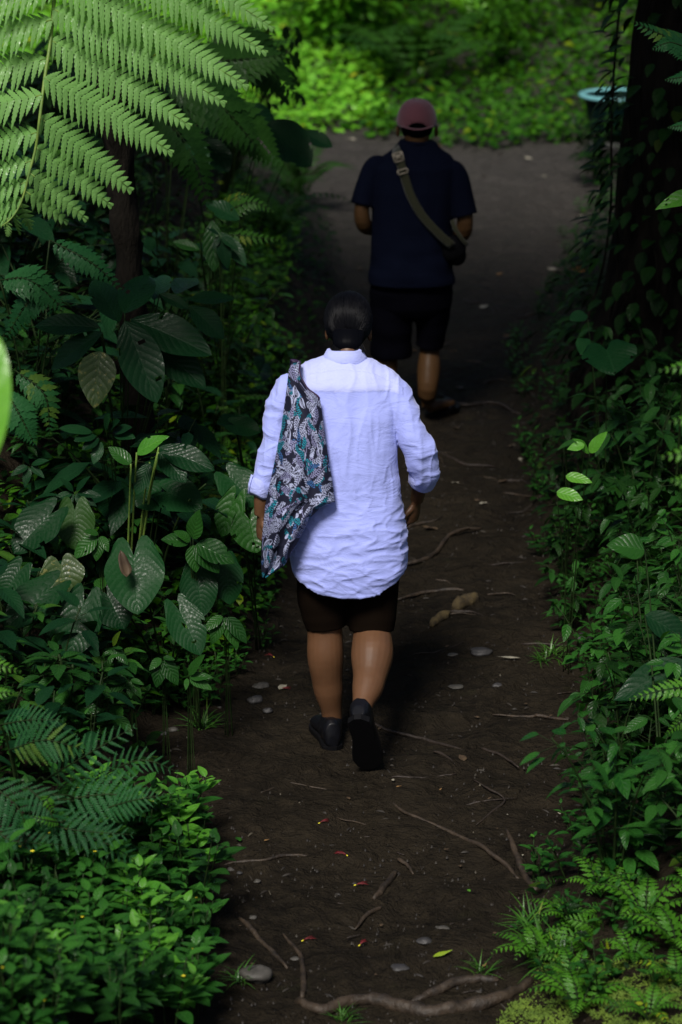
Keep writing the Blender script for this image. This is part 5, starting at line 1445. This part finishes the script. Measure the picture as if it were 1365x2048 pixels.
def shirt_att(co):
    x, y, z = co[:, 0] - XC, co[:, 1], co[:, 2]
    yl = 1.300 - 1.6 * np.maximum(0, np.abs(x) - 0.09) ** 2
    return ((z > yl) & (np.abs(x) < 0.185)) * 1.0
shirt = melt(sh, 'shirt', 'shirt', 0.0048, 5, origin=WO, parent=woman, deform=shirt_def, attr=shirt_att)
# collar: a stand with a turned-down fall
cc = P(689, 716, 8.215)
prof_c = [(0.052, -0.012), (0.050, 0.012), (0.049, 0.024), (0.052, 0.029), (0.058, 0.026), (0.068, 0.008), (0.084, -0.018), (0.0865, -0.017), (0.070, 0.013), (0.060, 0.032), (0.052, 0.035), (0.045, 0.028), (0.046, 0.008), (0.048, -0.012)]
a = Acc(); V = []; ns = 48
for (r_, z_) in prof_c:
    for k in range(ns):
        an = 2 * math.pi * k / ns; f = max(0, math.sin(an))
        wob = 0.002 * math.sin(an * 5 + 1) * (r_ / 0.08)
        V.append((cc.x - WO.x + math.cos(an) * (r_ * 1.02 + wob), cc.y - WO.y + math.sin(an) * r_ * 0.92 + 0.004, cc.z - WO.z + z_ - f * 0.03 + 0.002 * math.sin(an * 3)))
n = len(prof_c)
F = [(i * ns + k, i * ns + (k + 1) % ns, ((i + 1) % n) * ns + (k + 1) % ns, ((i + 1) % n) * ns + k) for i in range(n) for k in range(ns)]
a.add(V, F, None, 0.6); a.build('collar', 'shirt', shirt)
# rolled cuffs with a button tab
def cuff(c, d, r, tabdir):
    c = Vector(c); d = Vector(d).normalized()
    a = Acc(); pts = [c - d * 0.030, c - d * 0.024, c - d * 0.005, c + d * 0.016, c + d * 0.024]
    u = d.cross(Vector((0, 1, 0))).normalized(); v = d.cross(u); V = []; ns = 32
    rr = [r * 1.02, r * 1.14, r * 1.16, r * 1.12, r * 0.98, r * 0.85, r * 0.80]
    hh = [-0.034, -0.026, -0.004, 0.016, 0.026, 0.020, -0.01]
    for R_, H_ in zip(rr, hh):
        for k in range(ns):
            an = 2 * math.pi * k / ns; q = R_ * (1 + 0.05 * noise.noise(Vector((math.cos(an) * 3, math.sin(an) * 3, H_ * 60))) )
            V.append(c - WO + (u * math.cos(an) + v * math.sin(an)) * q + d * (H_ + 0.006 * math.sin(an * 2)))
    a.add([tuple(q) for q in V], [(i * ns + k, i * ns + (k + 1) % ns, (i + 1) * ns + (k + 1) % ns, (i + 1) * ns + k) for i in range(6) for k in range(ns)], None, 0.5)
    o = a.build('cuff', 'shirt', shirt)
    b = Acc(); t = Vector(tabdir).normalized()
    tube(b, [c - WO + t * r * 1.2 - d * 0.055, c - WO + t * r * 1.3 - d * 0.02, c - WO + t * r * 1.2 + d * 0.012], [0.010, 0.010, 0.009], 8, squash=0.25, up=t)
    b.build('cuff_tab', 'shirt', o)
cuff(P(521, 978, 8.06), P(519, 1000, 8.06) - P(527, 960, 8.07), 0.034, (-1, -0.3, 0))
cuff(P(845, 958, 8.14), P(838, 990, 8.19) - P(848, 938, 8.11), 0.043, (1, -0.3, 0.1))

# shorts
so = Acc()
rings(so, [px_ring(598, 800, 1060, 8.08, 0.125), px_ring(592, 803, 1110, 8.07, 0.135), px_ring(594, 800, 1160, 8.06, 0.125), px_ring(600, 795, 1180, 8.06, 0.11)])
limb(so, [P(645, 1130, 8.07), P(645, 1190, 8.06), P(649, 1225, 8.055), P(652, 1254, 8.05)], [0.090, 0.090, 0.083, 0.073], ns=28)
limb(so, [P(749, 1130, 8.07), P(745, 1190, 8.06), P(744, 1230, 8.045), P(744, 1262, 8.03)], [0.092, 0.092, 0.088, 0.080], ns=28)
melt(so, 'shorts', 'shorts_w', 0.005, 4, origin=WO, parent=woman)

def shoe(heel, toe, upv, W=0.10, H=0.085, ankle=None, name='shoe', par=None, org=None, sole='black_rubber', upper='black_leather'):
    """heel, toe: points on the ground side; upv: direction of the upper"""
    heel, toe = Vector(heel), Vector(toe)
    ax = (toe - heel); L = ax.length; ax.normalize(); up = Vector(upv); up = (up - ax * up.dot(ax)).normalized(); sd = ax.cross(up)
    S = [0, .04, .12, .25, .4, .55, .7, .82, .92, .98, 1.0]
    hw = [.20, .30, .355, .36, .345, .40, .46, .46, .36, .22, .08]
    ht = [.55, 1.08, 1.18, 1.12, .92, .74, .62, .52, .42, .30, .15]
    a = Acc(); V = []; ns = 28
    for s, w_, h_ in zip(S, hw, ht):
        for k in range(ns):
            an = 2 * math.pi * k / ns; ca, sa = math.cos(an), math.sin(an)
            x = math.copysign(abs(ca) ** 0.8, ca) * w_ * W * (1.0 if sa < 0.2 else 1 - 0.25 * (sa - 0.2)); z = (0.5 + 0.5 * math.copysign(abs(sa) ** 0.75, sa)) * h_ * H
            cx = 0.06 * W * math.sin(s * 3.1)
            V.append(heel + ax * (s * L) + sd * (x + cx) + up * (z + 0.004))
    n = len(S)
    F = [(i * ns + k, (i + 1) * ns + k, (i + 1) * ns + (k + 1) % ns, i * ns + (k + 1) % ns) for i in range(n - 1) for k in range(ns)]
    F += [tuple(range(ns)), tuple((n - 1) * ns + k for k in range(ns - 1, -1, -1))]
    a.add([tuple(v) for v in V], F)
    # ankle collar
    c0 = heel + ax * 0.05 + up * H * 0.5; c1 = Vector(ankle) if ankle is not None else heel + ax * 0.055 + up * H * 1.38
    tube(a, [c0, c0.lerp(c1, 0.5), c1], [W * 0.40, W * 0.42, W * 0.41], 24)
    o = melt(a, name, upper, 0.004, 3, origin=org, parent=par)
    b = Acc(); V = []
    S2 = [i / 16 for i in range(17)]
    for zz, ex in ((-0.013, 0.97), (-0.009, 1.03), (0.006, 1.05), (0.010, 1.0)):
        for sgn, rngs in ((1, S2), (-1, S2[::-1])):
            for s in rngs:
                w_ = np.interp(s, S, hw) * W * ex + 0.002
                if s in (0, 1): w_ = 0.012
                rock = 0.0
                V.append(heel + ax * ((s - 0.5) * 1.03 + 0.5) * L + sd * (sgn * w_ + 0.06 * W * math.sin(s * 3.1)) + up * (zz + rock))
    m_ = 34
    F = [(i * m_ + k, i * m_ + (k + 1) % m_, (i + 1) * m_ + (k + 1) % m_, (i + 1) * m_ + k) for i in range(3) for k in range(m_)]
    for i in (0, 3):
        for k in range(16): F.append((i * m_ + k, i * m_ + k + 1, i * m_ + 32 - k, i * m_ + 33 - k))
    b.add([tuple(v - org) for v in V], F); b.build('sole', sole, o, smooth=False)
    return o
# left shoe flat on the soil, right shoe lifted on its toe with the sole towards us
hl = G0(667, 1502); zg = hz(hl.x, hl.y)
shoe(Vector((hl.x, hl.y, zg + 0.012)), Vector((hl.x - 0.055, hl.y + 0.245, zg + 0.012)), (0, 0, 1), 0.100, 0.085, ankle=P(663, 1441, 8.065), par=woman, org=WO)
tgo = P(738, 1549, 7.77); tgo.z = max(tgo.z, hz(tgo.x, tgo.y) + 0.02)
shoe(P(716, 1434, 7.645), tgo, (0.05, 0.9, 0.5), 0.108, 0.085, ankle=P(724, 1428, 7.71), par=woman, org=WO)

# ---------------------------------------------------------------- printed cloth bag over her left shoulder
rows = [722, 740, 755, 778, 792, 800, 850, 900, 960, 1003, 1015, 1035, 1085, 1130, 1155]
rgt = [601, 599, 602, 616, 637, 641, 648, 655, 665, 671, 642, 621, 596, 570, 534]
lrow = [722, 740, 790, 860, 940, 1010, 1090, 1140, 1155]
lft = [585, 578, 572, 562, 546, 531, 523, 523, 525]
nR, nC = 300, 84
pys = np.linspace(722, 1155, nR)
lx = np.interp(pys, lrow, lft); rx_ = np.interp(pys, rows, rgt)
ker = np.ones(5) / 5
rx_ = np.where((pys > 740) & (pys < 995), np.convolve(np.pad(rx_, 2, 'edge'), ker, 'valid'), rx_)
Ysurf = np.interp(pys, [722, 730, 745, 780, 850, 950, 1050, 1155], [8.155, 8.10, 8.055, 8.03, 7.985, 7.945, 7.905, 7.905])
thick = np.interp(pys, [722, 760, 850, 950, 1090, 1155], [0.008, 0.016, 0.06, 0.11, 0.105, 0.02])
bagV = []; bagB = []
for i in range(nR):
    for j in range(nC):
        s = j / (nC - 1); px = lx[i] + (rx_[i] - lx[i]) * s
        bul = (max(0, math.sin(math.pi * s)) ** 0.75)
        fold = 0.019 * math.sin(s * 9 + 1.2 * math.sin(pys[i] / 90)) * min(1, (pys[i] - 722) / 120) + 0.012 * noise.noise(Vector((s * 3.5, pys[i] / 120, 3))) + 0.005 * noise.noise(Vector((s * 9, pys[i] / 60, 8)))
        wrap = 0.05 * (1 - s) ** 3 * min(1, (pys[i] - 722) / 100)
        c = P(px, pys[i], Ysurf[i] + wrap)
        bagV.append(c + Vector((0, -1, 0.25)) * (thick[i] * 0.55 * bul + fold * bul))
        bagB.append(c + Vector((0, 1, -0.1)) * (thick[i] * 0.45 * bul + 0.001))
BO = P(600, 722, 8.15)
V = np.array([tuple(v - BO) for v in bagV + bagB]); K = nR * nC
F = []
for i in range(nR - 1):
    for j in range(nC - 1):
        a0 = i * nC + j
        F.append((a0, a0 + nC, a0 + nC + 1, a0 + 1)); F.append((K + a0, K + a0 + 1, K + a0 + nC + 1, K + a0 + nC))
for i in range(nR - 1):
    a0 = i * nC; F.append((a0, K + a0, K + a0 + nC, a0 + nC)); a0 += nC - 1; F.append((a0, a0 + nC, K + a0 + nC, K + a0))
for j in range(nC - 1):
    F.append((j, j + 1, K + j + 1, K + j)); a0 = (nR - 1) * nC + j; F.append((a0, K + a0, K + a0 + 1, a0 + 1))
# the print: feathers, paisley drops and buds woven as fabric colour
W_, H_ = 560, 1120      # pattern raster, 0.4 mm-ish cells over 0.26 x 0.78 m
img = np.zeros((H_, W_, 3)); img[:] = (0.006, 0.007, 0.022)
yy, xx = np.mgrid[0:H_, 0:W_].astype(float)
pr = random.Random(5)
def stamp(cx, cy, ang, L, Wd, kind, colr):
    x0, x1 = int(max(0, cx - L)), int(min(W_, cx + L)); y0, y1 = int(max(0, cy - L)), int(min(H_, cy + L))
    if x1 <= x0 or y1 <= y0: return
    X = xx[y0:y1, x0:x1] - cx; Y = yy[y0:y1, x0:x1] - cy
    u = (X * math.cos(ang) + Y * math.sin(ang)) / L + 0.5; v = -X * math.sin(ang) + Y * math.cos(ang)
    v = v - 0.12 * L * np.sin(u * 3.1)
    hw = Wd * np.sin(np.pi * np.clip(u, 0, 1) ** 0.8) ** 0.8
    ins = (u > 0) & (u < 1) & (np.abs(v) < hw)
    if kind == 'feather': mk = ins & (np.abs(v) > 1.0) & (np.sin(u * L * 0.48 - np.abs(v) * 0.38) > 0.05)
    elif kind == 'drop': mk = (ins & (np.abs(v) > hw * 0.55)) | (ins & (u > 0.25) & (u < 0.75) & (np.sin(v * 1.5 + u * 9) > 0.2) & (np.abs(v) < hw * 0.42))
    elif kind == 'bud': mk = ins & ~((np.abs(np.sin(v * 0.9)) < 0.25) & (u > 0.3))
    else: mk = (u > 0) & (u < 1) & (np.abs(v) < 1.6)
    if kind in ('feather', 'drop'): img[y0:y1, x0:x1][ins] = (0.008, 0.008, 0.024)
    img[y0:y1, x0:x1][mk] = colr
WHT, LIL, TEA, BLU = (0.44, 0.47, 0.66), (0.30, 0.30, 0.50), (0.008, 0.27, 0.36), (0.05, 0.16, 0.40)
for i in range(460):
    k = pr.random(); cx, cy = pr.uniform(0, W_), pr.uniform(0, H_); an = pr.uniform(-math.pi, math.pi)
    if k < 0.32: stamp(cx, cy, an, pr.uniform(55, 95), pr.uniform(10, 16), 'feather', TEA if pr.random() < .75 else BLU)
    elif k < 0.72: stamp(cx, cy, an, pr.uniform(65, 110), pr.uniform(14, 22), 'feather', WHT if pr.random() < .6 else LIL)
    elif k < 0.84: stamp(cx, cy, an, pr.uniform(60, 85), pr.uniform(16, 22), 'drop', WHT)
    elif k < 0.93: stamp(cx, cy, an, pr.uniform(25, 40), pr.uniform(8, 12), 'bud', WHT)
    else: stamp(cx, cy, an, pr.uniform(80, 140), 2, 'stem', LIL)
cols_ = np.zeros((2 * K, 4)); cols_[:, 3] = 1
gi, gj = np.divmod(np.arange(K), nC)
wm = (rx_ - lx)[gi] * 0.00175; xm = (gj / (nC - 1) - 0.5) * wm + 0.13
ix = np.clip((xm / 0.26 * W_).astype(int), 0, W_ - 1); iy = np.clip((gi / nR * H_).astype(int), 0, H_ - 1)
samp = (img[iy, ix] + img[np.clip(iy + 1, 0, H_ - 1), ix] + img[iy, np.clip(ix + 1, 0, W_ - 1)]) / 3
edge_ = (gj >= nC - 4) & (pys[gi] < 800)
samp[edge_] = (0.03, 0.008, 0.045)
samp = samp * np.array([0.78, 0.80, 0.84])
cols_[:K, :3] = samp; cols_[K:, :3] = samp
a = Acc(); a.add(V, F)
mbag, t, bs, out = mat('printed_cotton')
ca_ = N(t, 'ShaderNodeAttribute', attribute_name='print'); t.links.new(ca_.outputs['Color'], bs.inputs['Base Color'])
bs.inputs['Roughness'].default_value = 0.8; bs.inputs['Specular IOR Level'].default_value = 0.25
bag = a.build('shoulder_bag', mbag); bag.location = BO
la = bag.data.color_attributes.new('print', 'FLOAT_COLOR', 'POINT'); la.data.foreach_set('color', cols_.astype(np.float32).ravel())
tag(bag, 'slouchy cloth shoulder bag with teal and white feather print on the pale shirt', 'bag')
pe = Acc()
pip = [(i, nC - 1) for i in range(0, nR) if pys[i] < 798][::4]
tube(pe, [bagV[i * nC + j] - BO + Vector((0, -0.002, 0)) for i, j in pip], 0.0035, 6)
MAT['piping'] = simple_mat('dark_purple_binding', (0.015, 0.004, 0.03), (0.03, 0.01, 0.05), 40, 0.6)
pe.build('piping', 'piping', bag)
fs_ = Acc()      # the strap going on over the shoulder to the front
tube(fs_, [P(593, 724, 8.14) - BO, P(590, 721, 8.19) - BO, P(590, 735, 8.26) - BO, P(590, 775, 8.30) - BO], [0.016, 0.017, 0.018, 0.02], 10, squash=0.3, up=(0, 1, 0.4))
fs_.build('strap', 'piping', bag)

# ---------------------------------------------------------------- the man
MO = Vector((P(830, 850, 12.2).x, 12.2, 0.0))
sk = Acc()
mh = P(834, 244, 12.32)
ell(sk, mh, 0.080, 0.098, 0.115)
eyes_m = face(sk, mh, 0.096, 0.05, None, MO)
for x in (796, 873): ell(sk, P(x, 262, 12.32), 0.011, 0.018, 0.033)
limb(sk, [P(834, 318, 12.26), P(834, 292, 12.285), P(834, 275, 12.29), P(834, 255, 12.30)], [0.045, 0.056, 0.064, 0.068])
rings(sk, [px_ring(800, 865, 335, 12.25, 0.06), px_ring(775, 880, 355, 12.22, 0.09), px_ring(765, 882, 420, 12.21, 0.10), px_ring(765, 882, 500, 12.2, 0.10), px_ring(765, 882, 570, 12.2, 0.10), px_ring(780, 870, 600, 12.2, 0.09)])
limb(sk, [P(768, 350, 12.22), P(728, 400, 12.18), P(727, 446, 12.19), P(748, 458, 12.33), P(785, 455, 12.47)], [0.036, 0.038, 0.041, 0.036, 0.025])
hand(sk, P(785, 455, 12.47), (0.9, 0.35, 0.05), (0, -0.5, 1), 0.18, 0.8, thumb=1, sc_=1.05)
limb(sk, [P(880, 355, 12.22), P(925, 405, 12.18), P(928, 462, 12.19), P(905, 472, 12.33), P(865, 462, 12.47)], [0.036, 0.040, 0.043, 0.037, 0.026])
hand(sk, P(865, 462, 12.47), (-0.9, 0.35, 0.05), (0, -0.5, 1), 0.18, 0.8, thumb=-1, sc_=1.05)
gl = P(785, 850, 12.35); gL = hz(gl.x, gl.y)
limb(sk, [P(785, 600, 12.2), P(784, 660, 12.22), P(775, 708, 12.22), P(771, 735, 12.20), P(776, 790, 12.24), Vector((gl.x, 12.27, gL + 0.10)), Vector((gl.x, 12.28, gL + 0.04))], [0.08, 0.07, 0.060, 0.064, 0.052, 0.036, 0.036])
tube(sk, [Vector((gl.x, 12.24, gL + 0.045)), Vector((gl.x - .01, 12.34, gL + 0.045)), Vector((gl.x - .02, 12.45, gL + 0.03))], [0.033, 0.04, 0.03], 12, squash=0.8)
gr_ = G0(858, 838); gR = hz(gr_.x, gr_.y); hx = gr_.x; hy = gr_.y
limb(sk, [P(868, 600, 12.2), P(862, 660, 12.22), P(860, 700, 12.24), P(858, 738, 12.20), P(855, 785, 12.16), Vector((hx - 0.005, hy + 0.035, gR + 0.11)), Vector((hx, hy + 0.04, gR + 0.05))], [0.075, 0.058, 0.052, 0.061, 0.050, 0.037, 0.037])
tube(sk, [Vector((hx + .0, hy + 0.01, gR + 0.05)), Vector((hx + .055, hy + 0.06, gR + 0.055)), Vector((hx + .105, hy + 0.13, gR + 0.04)), Vector((hx + .125, hy + 0.17, gR + 0.035))], [0.032, 0.038, 0.042, 0.028], 14, squash=0.75)
man = melt(sk, 'person', 'skin_m', 0.005, 5, origin=MO)
tag(man, 'man in a maroon cap, navy T-shirt and black shorts, walking ahead', 'person')
for e in eyes_m:
    a = Acc(); ell(a, e - MO, 0.013, 0.013, 0.013); a.build('eye', 'eye', man)
ha = Acc(); ell(ha, mh + Vector((0, -0.010, -0.012)), 0.085, 0.094, 0.092); limb(ha, [mh + Vector((0, -0.045, -0.03)), mh + Vector((0, -0.035, -0.075)), mh + Vector((0, -0.028, -0.098))], [0.06, 0.052, 0.040]); melt(ha, 'hair', 'hair', 0.005, 2, origin=MO, parent=man)
te = Acc()
rings(te, [px_ring(801, 868, 280, 12.285, 0.066), px_ring(794, 876, 288, 12.28, 0.074), px_ring(785, 884, 299, 12.27, 0.086), px_ring(763, 905, 313, 12.25, 0.10), px_ring(742, 915, 332, 12.23, 0.12), px_ring(744, 908, 380, 12.21, 0.135), px_ring(744, 905, 440, 12.2, 0.14),
    px_ring(741, 905, 500, 12.19, 0.145), px_ring(738, 908, 540, 12.18, 0.15), px_ring(736, 910, 566, 12.18, 0.152), px_ring(741, 905, 565, 12.18, 0.142), px_ring(755, 890, 550, 12.18, 0.12)], 44)
limb(te, [P(770, 330, 12.23), P(750, 340, 12.22), P(737, 370, 12.2), P(726, 410, 12.18)], [0.055, 0.064, 0.062, 0.062], ns=24)
limb(te, [P(890, 338, 12.23), P(910, 350, 12.22), P(920, 385, 12.2), P(930, 432, 12.18)], [0.060, 0.066, 0.066, 0.070], ns=24)
def tee_def(co, no):
    z = co[:, 2]
    a = nz3(co, 14, 8, 5, 2.2); b = nz3(co, 7, 7, 14, 5.5)
    return co + no * (0.007 * a + 0.008 * b * np.clip((1.2 - z) / 0.3, 0, 1))[:, None]
tee = melt(te, 'shirt', 'tee', 0.006, 5, origin=MO, parent=man, deform=tee_def)
a = Acc(); tube(a, [P(834, 283, 12.283) - MO + Vector((math.cos(t_ * .3142) * 0.079, math.sin(t_ * .3142) * 0.070, -0.004 - 0.02 * max(0, math.sin(t_ * .3142)))) for t_ in range(21)], 0.008, 8); a.build('collar', 'tee', tee)
so = Acc()
rings(so, [px_ring(745, 900, 530, 12.2, 0.13), px_ring(738, 905, 580, 12.2, 0.14), px_ring(742, 903, 610, 12.2, 0.13), px_ring(755, 885, 630, 12.2, 0.10)])
limb(so, [P(783, 590, 12.2), P(783, 640, 12.2), P(784, 680, 12.21), P(784, 712, 12.21)], [0.108, 0.108, 0.106, 0.108], ns=28)
limb(so, [P(863, 590, 12.2), P(864, 630, 12.21), P(862, 665, 12.22), P(858, 692, 12.23)], [0.105, 0.092, 0.078, 0.074], ns=28)
melt(so, 'shorts', 'shorts_m', 0.006, 4, origin=MO, parent=man, deform=tee_def)
# cap: six-panel crown, arched back opening with its strap, button, peak
cr = Acc(); V = []; ns = 72; nrw = 16
for i in range(nrw + 1):
    ph = i / nrw * math.pi / 2
    for k in range(ns):
        an = 2 * math.pi * k / ns
        seam = 1 - 0.012 * math.exp(-((((an / (math.pi / 3)) + 0.5) % 1 - 0.5) / 0.04) ** 2)
        r_ = math.cos(ph) ** 0.75 * seam * (1 + 0.012 * noise.noise(Vector((an * 2, ph * 4, 0))))
        z = 0.122 * math.sin(ph) * (1 + 0.03 * math.sin(an))
        arch = 0.0
        d_ = abs(((an - 1.5 * math.pi + math.pi) % (2 * math.pi)) - math.pi)
        if i < 5: arch = 0.020 * max(0, 1 - (d_ / 0.46) ** 2) ** 0.6 * (1 - i / 5)
        dip = -0.012 * math.exp(-((d_ - 0.9) / 0.4) ** 2) * (1 - i / nrw)
        V.append((math.cos(an) * 0.103 * r_, math.sin(an) * 0.118 * r_, z + arch + dip - 0.010))
F = [(i * ns + k, i * ns + (k + 1) % ns, (i + 1) * ns + (k + 1) % ns, (i + 1) * ns + k) for i in range(nrw) for k in range(ns)]
CO = mh + Vector((0, -0.005, 0.005)) - MO
cr.add(np.array(V) + np.array(CO), F, None, 0.6)
cap = cr.build('cap', 'cap', man); so_ = cap.modifiers.new('t', 'SOLIDIFY'); so_.thickness = 0.003
b = Acc(); tube(b, [Vector((math.cos(a_) * 0.106, math.sin(a_) * 0.121, -0.017 - 0.006 * math.cos((a_ - 4.71) * 3))) + CO for a_ in [3.9 + 0.09 * q for q in range(19)]], 0.010, 8, squash=0.3, up=(0, 0, 1)); b.build('cap_strap', 'cap', cap)
b = Acc(); ell(b, CO + Vector((0, 0, 0.113)), 0.009, 0.009, 0.005); b.build('cap_button', 'beige_plastic', cap)
b = Acc(); V = []
for i in range(9):
    for k in range(17):
        s = (k / 16 - 0.5) * 2; q = i / 8
        V.append((math.sin(s * 1.15) * (0.100 + 0.0 * q) * (1 - 0.05 * q), 0.06 + math.cos(s * 1.15) * 0.055 + q * 0.075 * math.cos(s * 1.4) , -0.006 - 0.022 * s * s - 0.02 * q))
b.add(np.array(V) + np.array(CO), [(i * 17 + k, i * 17 + k + 1, (i + 1) * 17 + k + 1, (i + 1) * 17 + k) for i in range(8) for k in range(16)], None, 0.3)
pk = b.build('cap_peak', 'cap', cap); pk.modifiers.new('t', 'SOLIDIFY').thickness = 0.004
# sandals
for (x, y, z, dx, dy) in ((hx - 0.01, hy - 0.015, gR, 0.17, 0.21), (gl.x, 12.21, gL, -0.02, 0.27)):
    ax = Vector((dx, dy, 0)); L = ax.length; ax.normalize(); sd = Vector((ax.y, -ax.x, 0)); b = Acc(); V = []
    S2 = [i / 14 for i in range(15)]
    hw_ = [np.interp(s, [0, .1, .3, .5, .75, .92, 1], [.016, .034, .036, .038, .048, .036, .012]) for s in S2]
    for zz in (0.0, 0.022):
        for sg, idx in ((1, range(15)), (-1, range(14, -1, -1))):
            for i in idx: V.append(Vector((x, y, z)) - MO + ax * S2[i] * L + sd * sg * hw_[i] + Vector((0, 0, zz)))
    F = [(k, (k + 1) % 30, 30 + (k + 1) % 30, 30 + k) for k in range(30)]
    for o_ in (0, 30):
        for k in range(14): F.append((o_ + k, o_ + k + 1, o_ + 28 - k, o_ + 29 - k))
    b.add([tuple(v) for v in V], F); sdl = b.build('sandal', 'black_rubber', man, smooth=False)
    c = Acc(); ce = Vector((x, y, z)) - MO + ax * L * 0.62
    tube(c, bez(ce + sd * 0.046 + Vector((0, 0, 0.02)), ce + Vector((0, 0, 0.125)), ce - sd * 0.046 + Vector((0, 0, 0.02)), 12), 0.03, 8, squash=0.18, up=(0, 0, 1)); c.build('sandal_strap', 'black_leather', sdl)

# his sling bag
SO = P(915, 500, 12.08)
sb = Acc()
ell(sb, P(908, 497, 12.10), 0.062, 0.05, 0.072, Matrix.Rotation(0.35, 3, 'Y'))
ell(sb, P(914, 512, 12.12), 0.05, 0.05, 0.05)
def bag_def(co, no): return co + no * (0.006 * nz3(co, 18, 18, 18))[:, None]
sling = melt(sb, 'sling_bag', 'bag_black', 0.005, 3, origin=SO, deform=bag_def)
tag(sling, 'small black sling bag on an olive strap across the navy shirt', 'bag')
def ribbon(pts, w_, parent, nm='strap', m='strap', sq=0.10):
    a = Acc(); tube(a, smooth_path([p - SO for p in pts], 5), w_, 8, squash=sq, up=(0, 1, 0)); return a.build(nm, m, parent)
YB = 12.035
stp = ribbon([P(791, 297, 12.20), P(795, 306, 12.125), P(801, 325, 12.095), P(808, 350, 12.075), P(822, 392, 12.055), P(845, 432, 12.04), P(878, 468, 12.03), P(905, 492, 12.03)], 0.0245, sling)
ribbon([P(935, 490, 12.06), P(922, 475, 12.04), P(910, 455, 12.05), P(905, 440, 12.07)], 0.010, sling, 'loop')
ribbon([P(791, 297, 12.20), P(790, 294, 12.26), P(800, 310, 12.36), P(830, 380, 12.375), P(880, 450, 12.375), P(915, 480, 12.30), P(925, 492, 12.18)], 0.022, sling)
def buckle(cpx, cpy, Y, hw_, hh_, x=False):
    c = P(cpx, cpy, Y) - SO; u = Vector((0.95, -0.02, 0.28)); v = Vector((0.28, -0.1, -0.95)); a = Acc()
    q = [c + u * sx * hw_ + v * sy * hh_ for sx, sy in ((-1, -1), (1, -1), (1, 1), (-1, 1), (-1, -1))]
    for i in range(4): tube(a, [q[i], q[i + 1]], 0.004, 8)
    if x:
        tube(a, [q[0], c + u * -0.006, q[3]], 0.005, 8); tube(a, [q[1], c + u * 0.006, q[2]], 0.005, 8); tube(a, [c - v * 0.012, c + v * 0.012], 0.008, 8)
    a.build('buckle', 'beige_plastic', stp)
buckle(797, 314, 12.09, 0.024, 0.022, True)
buckle(806, 343, 12.065, 0.025, 0.010)
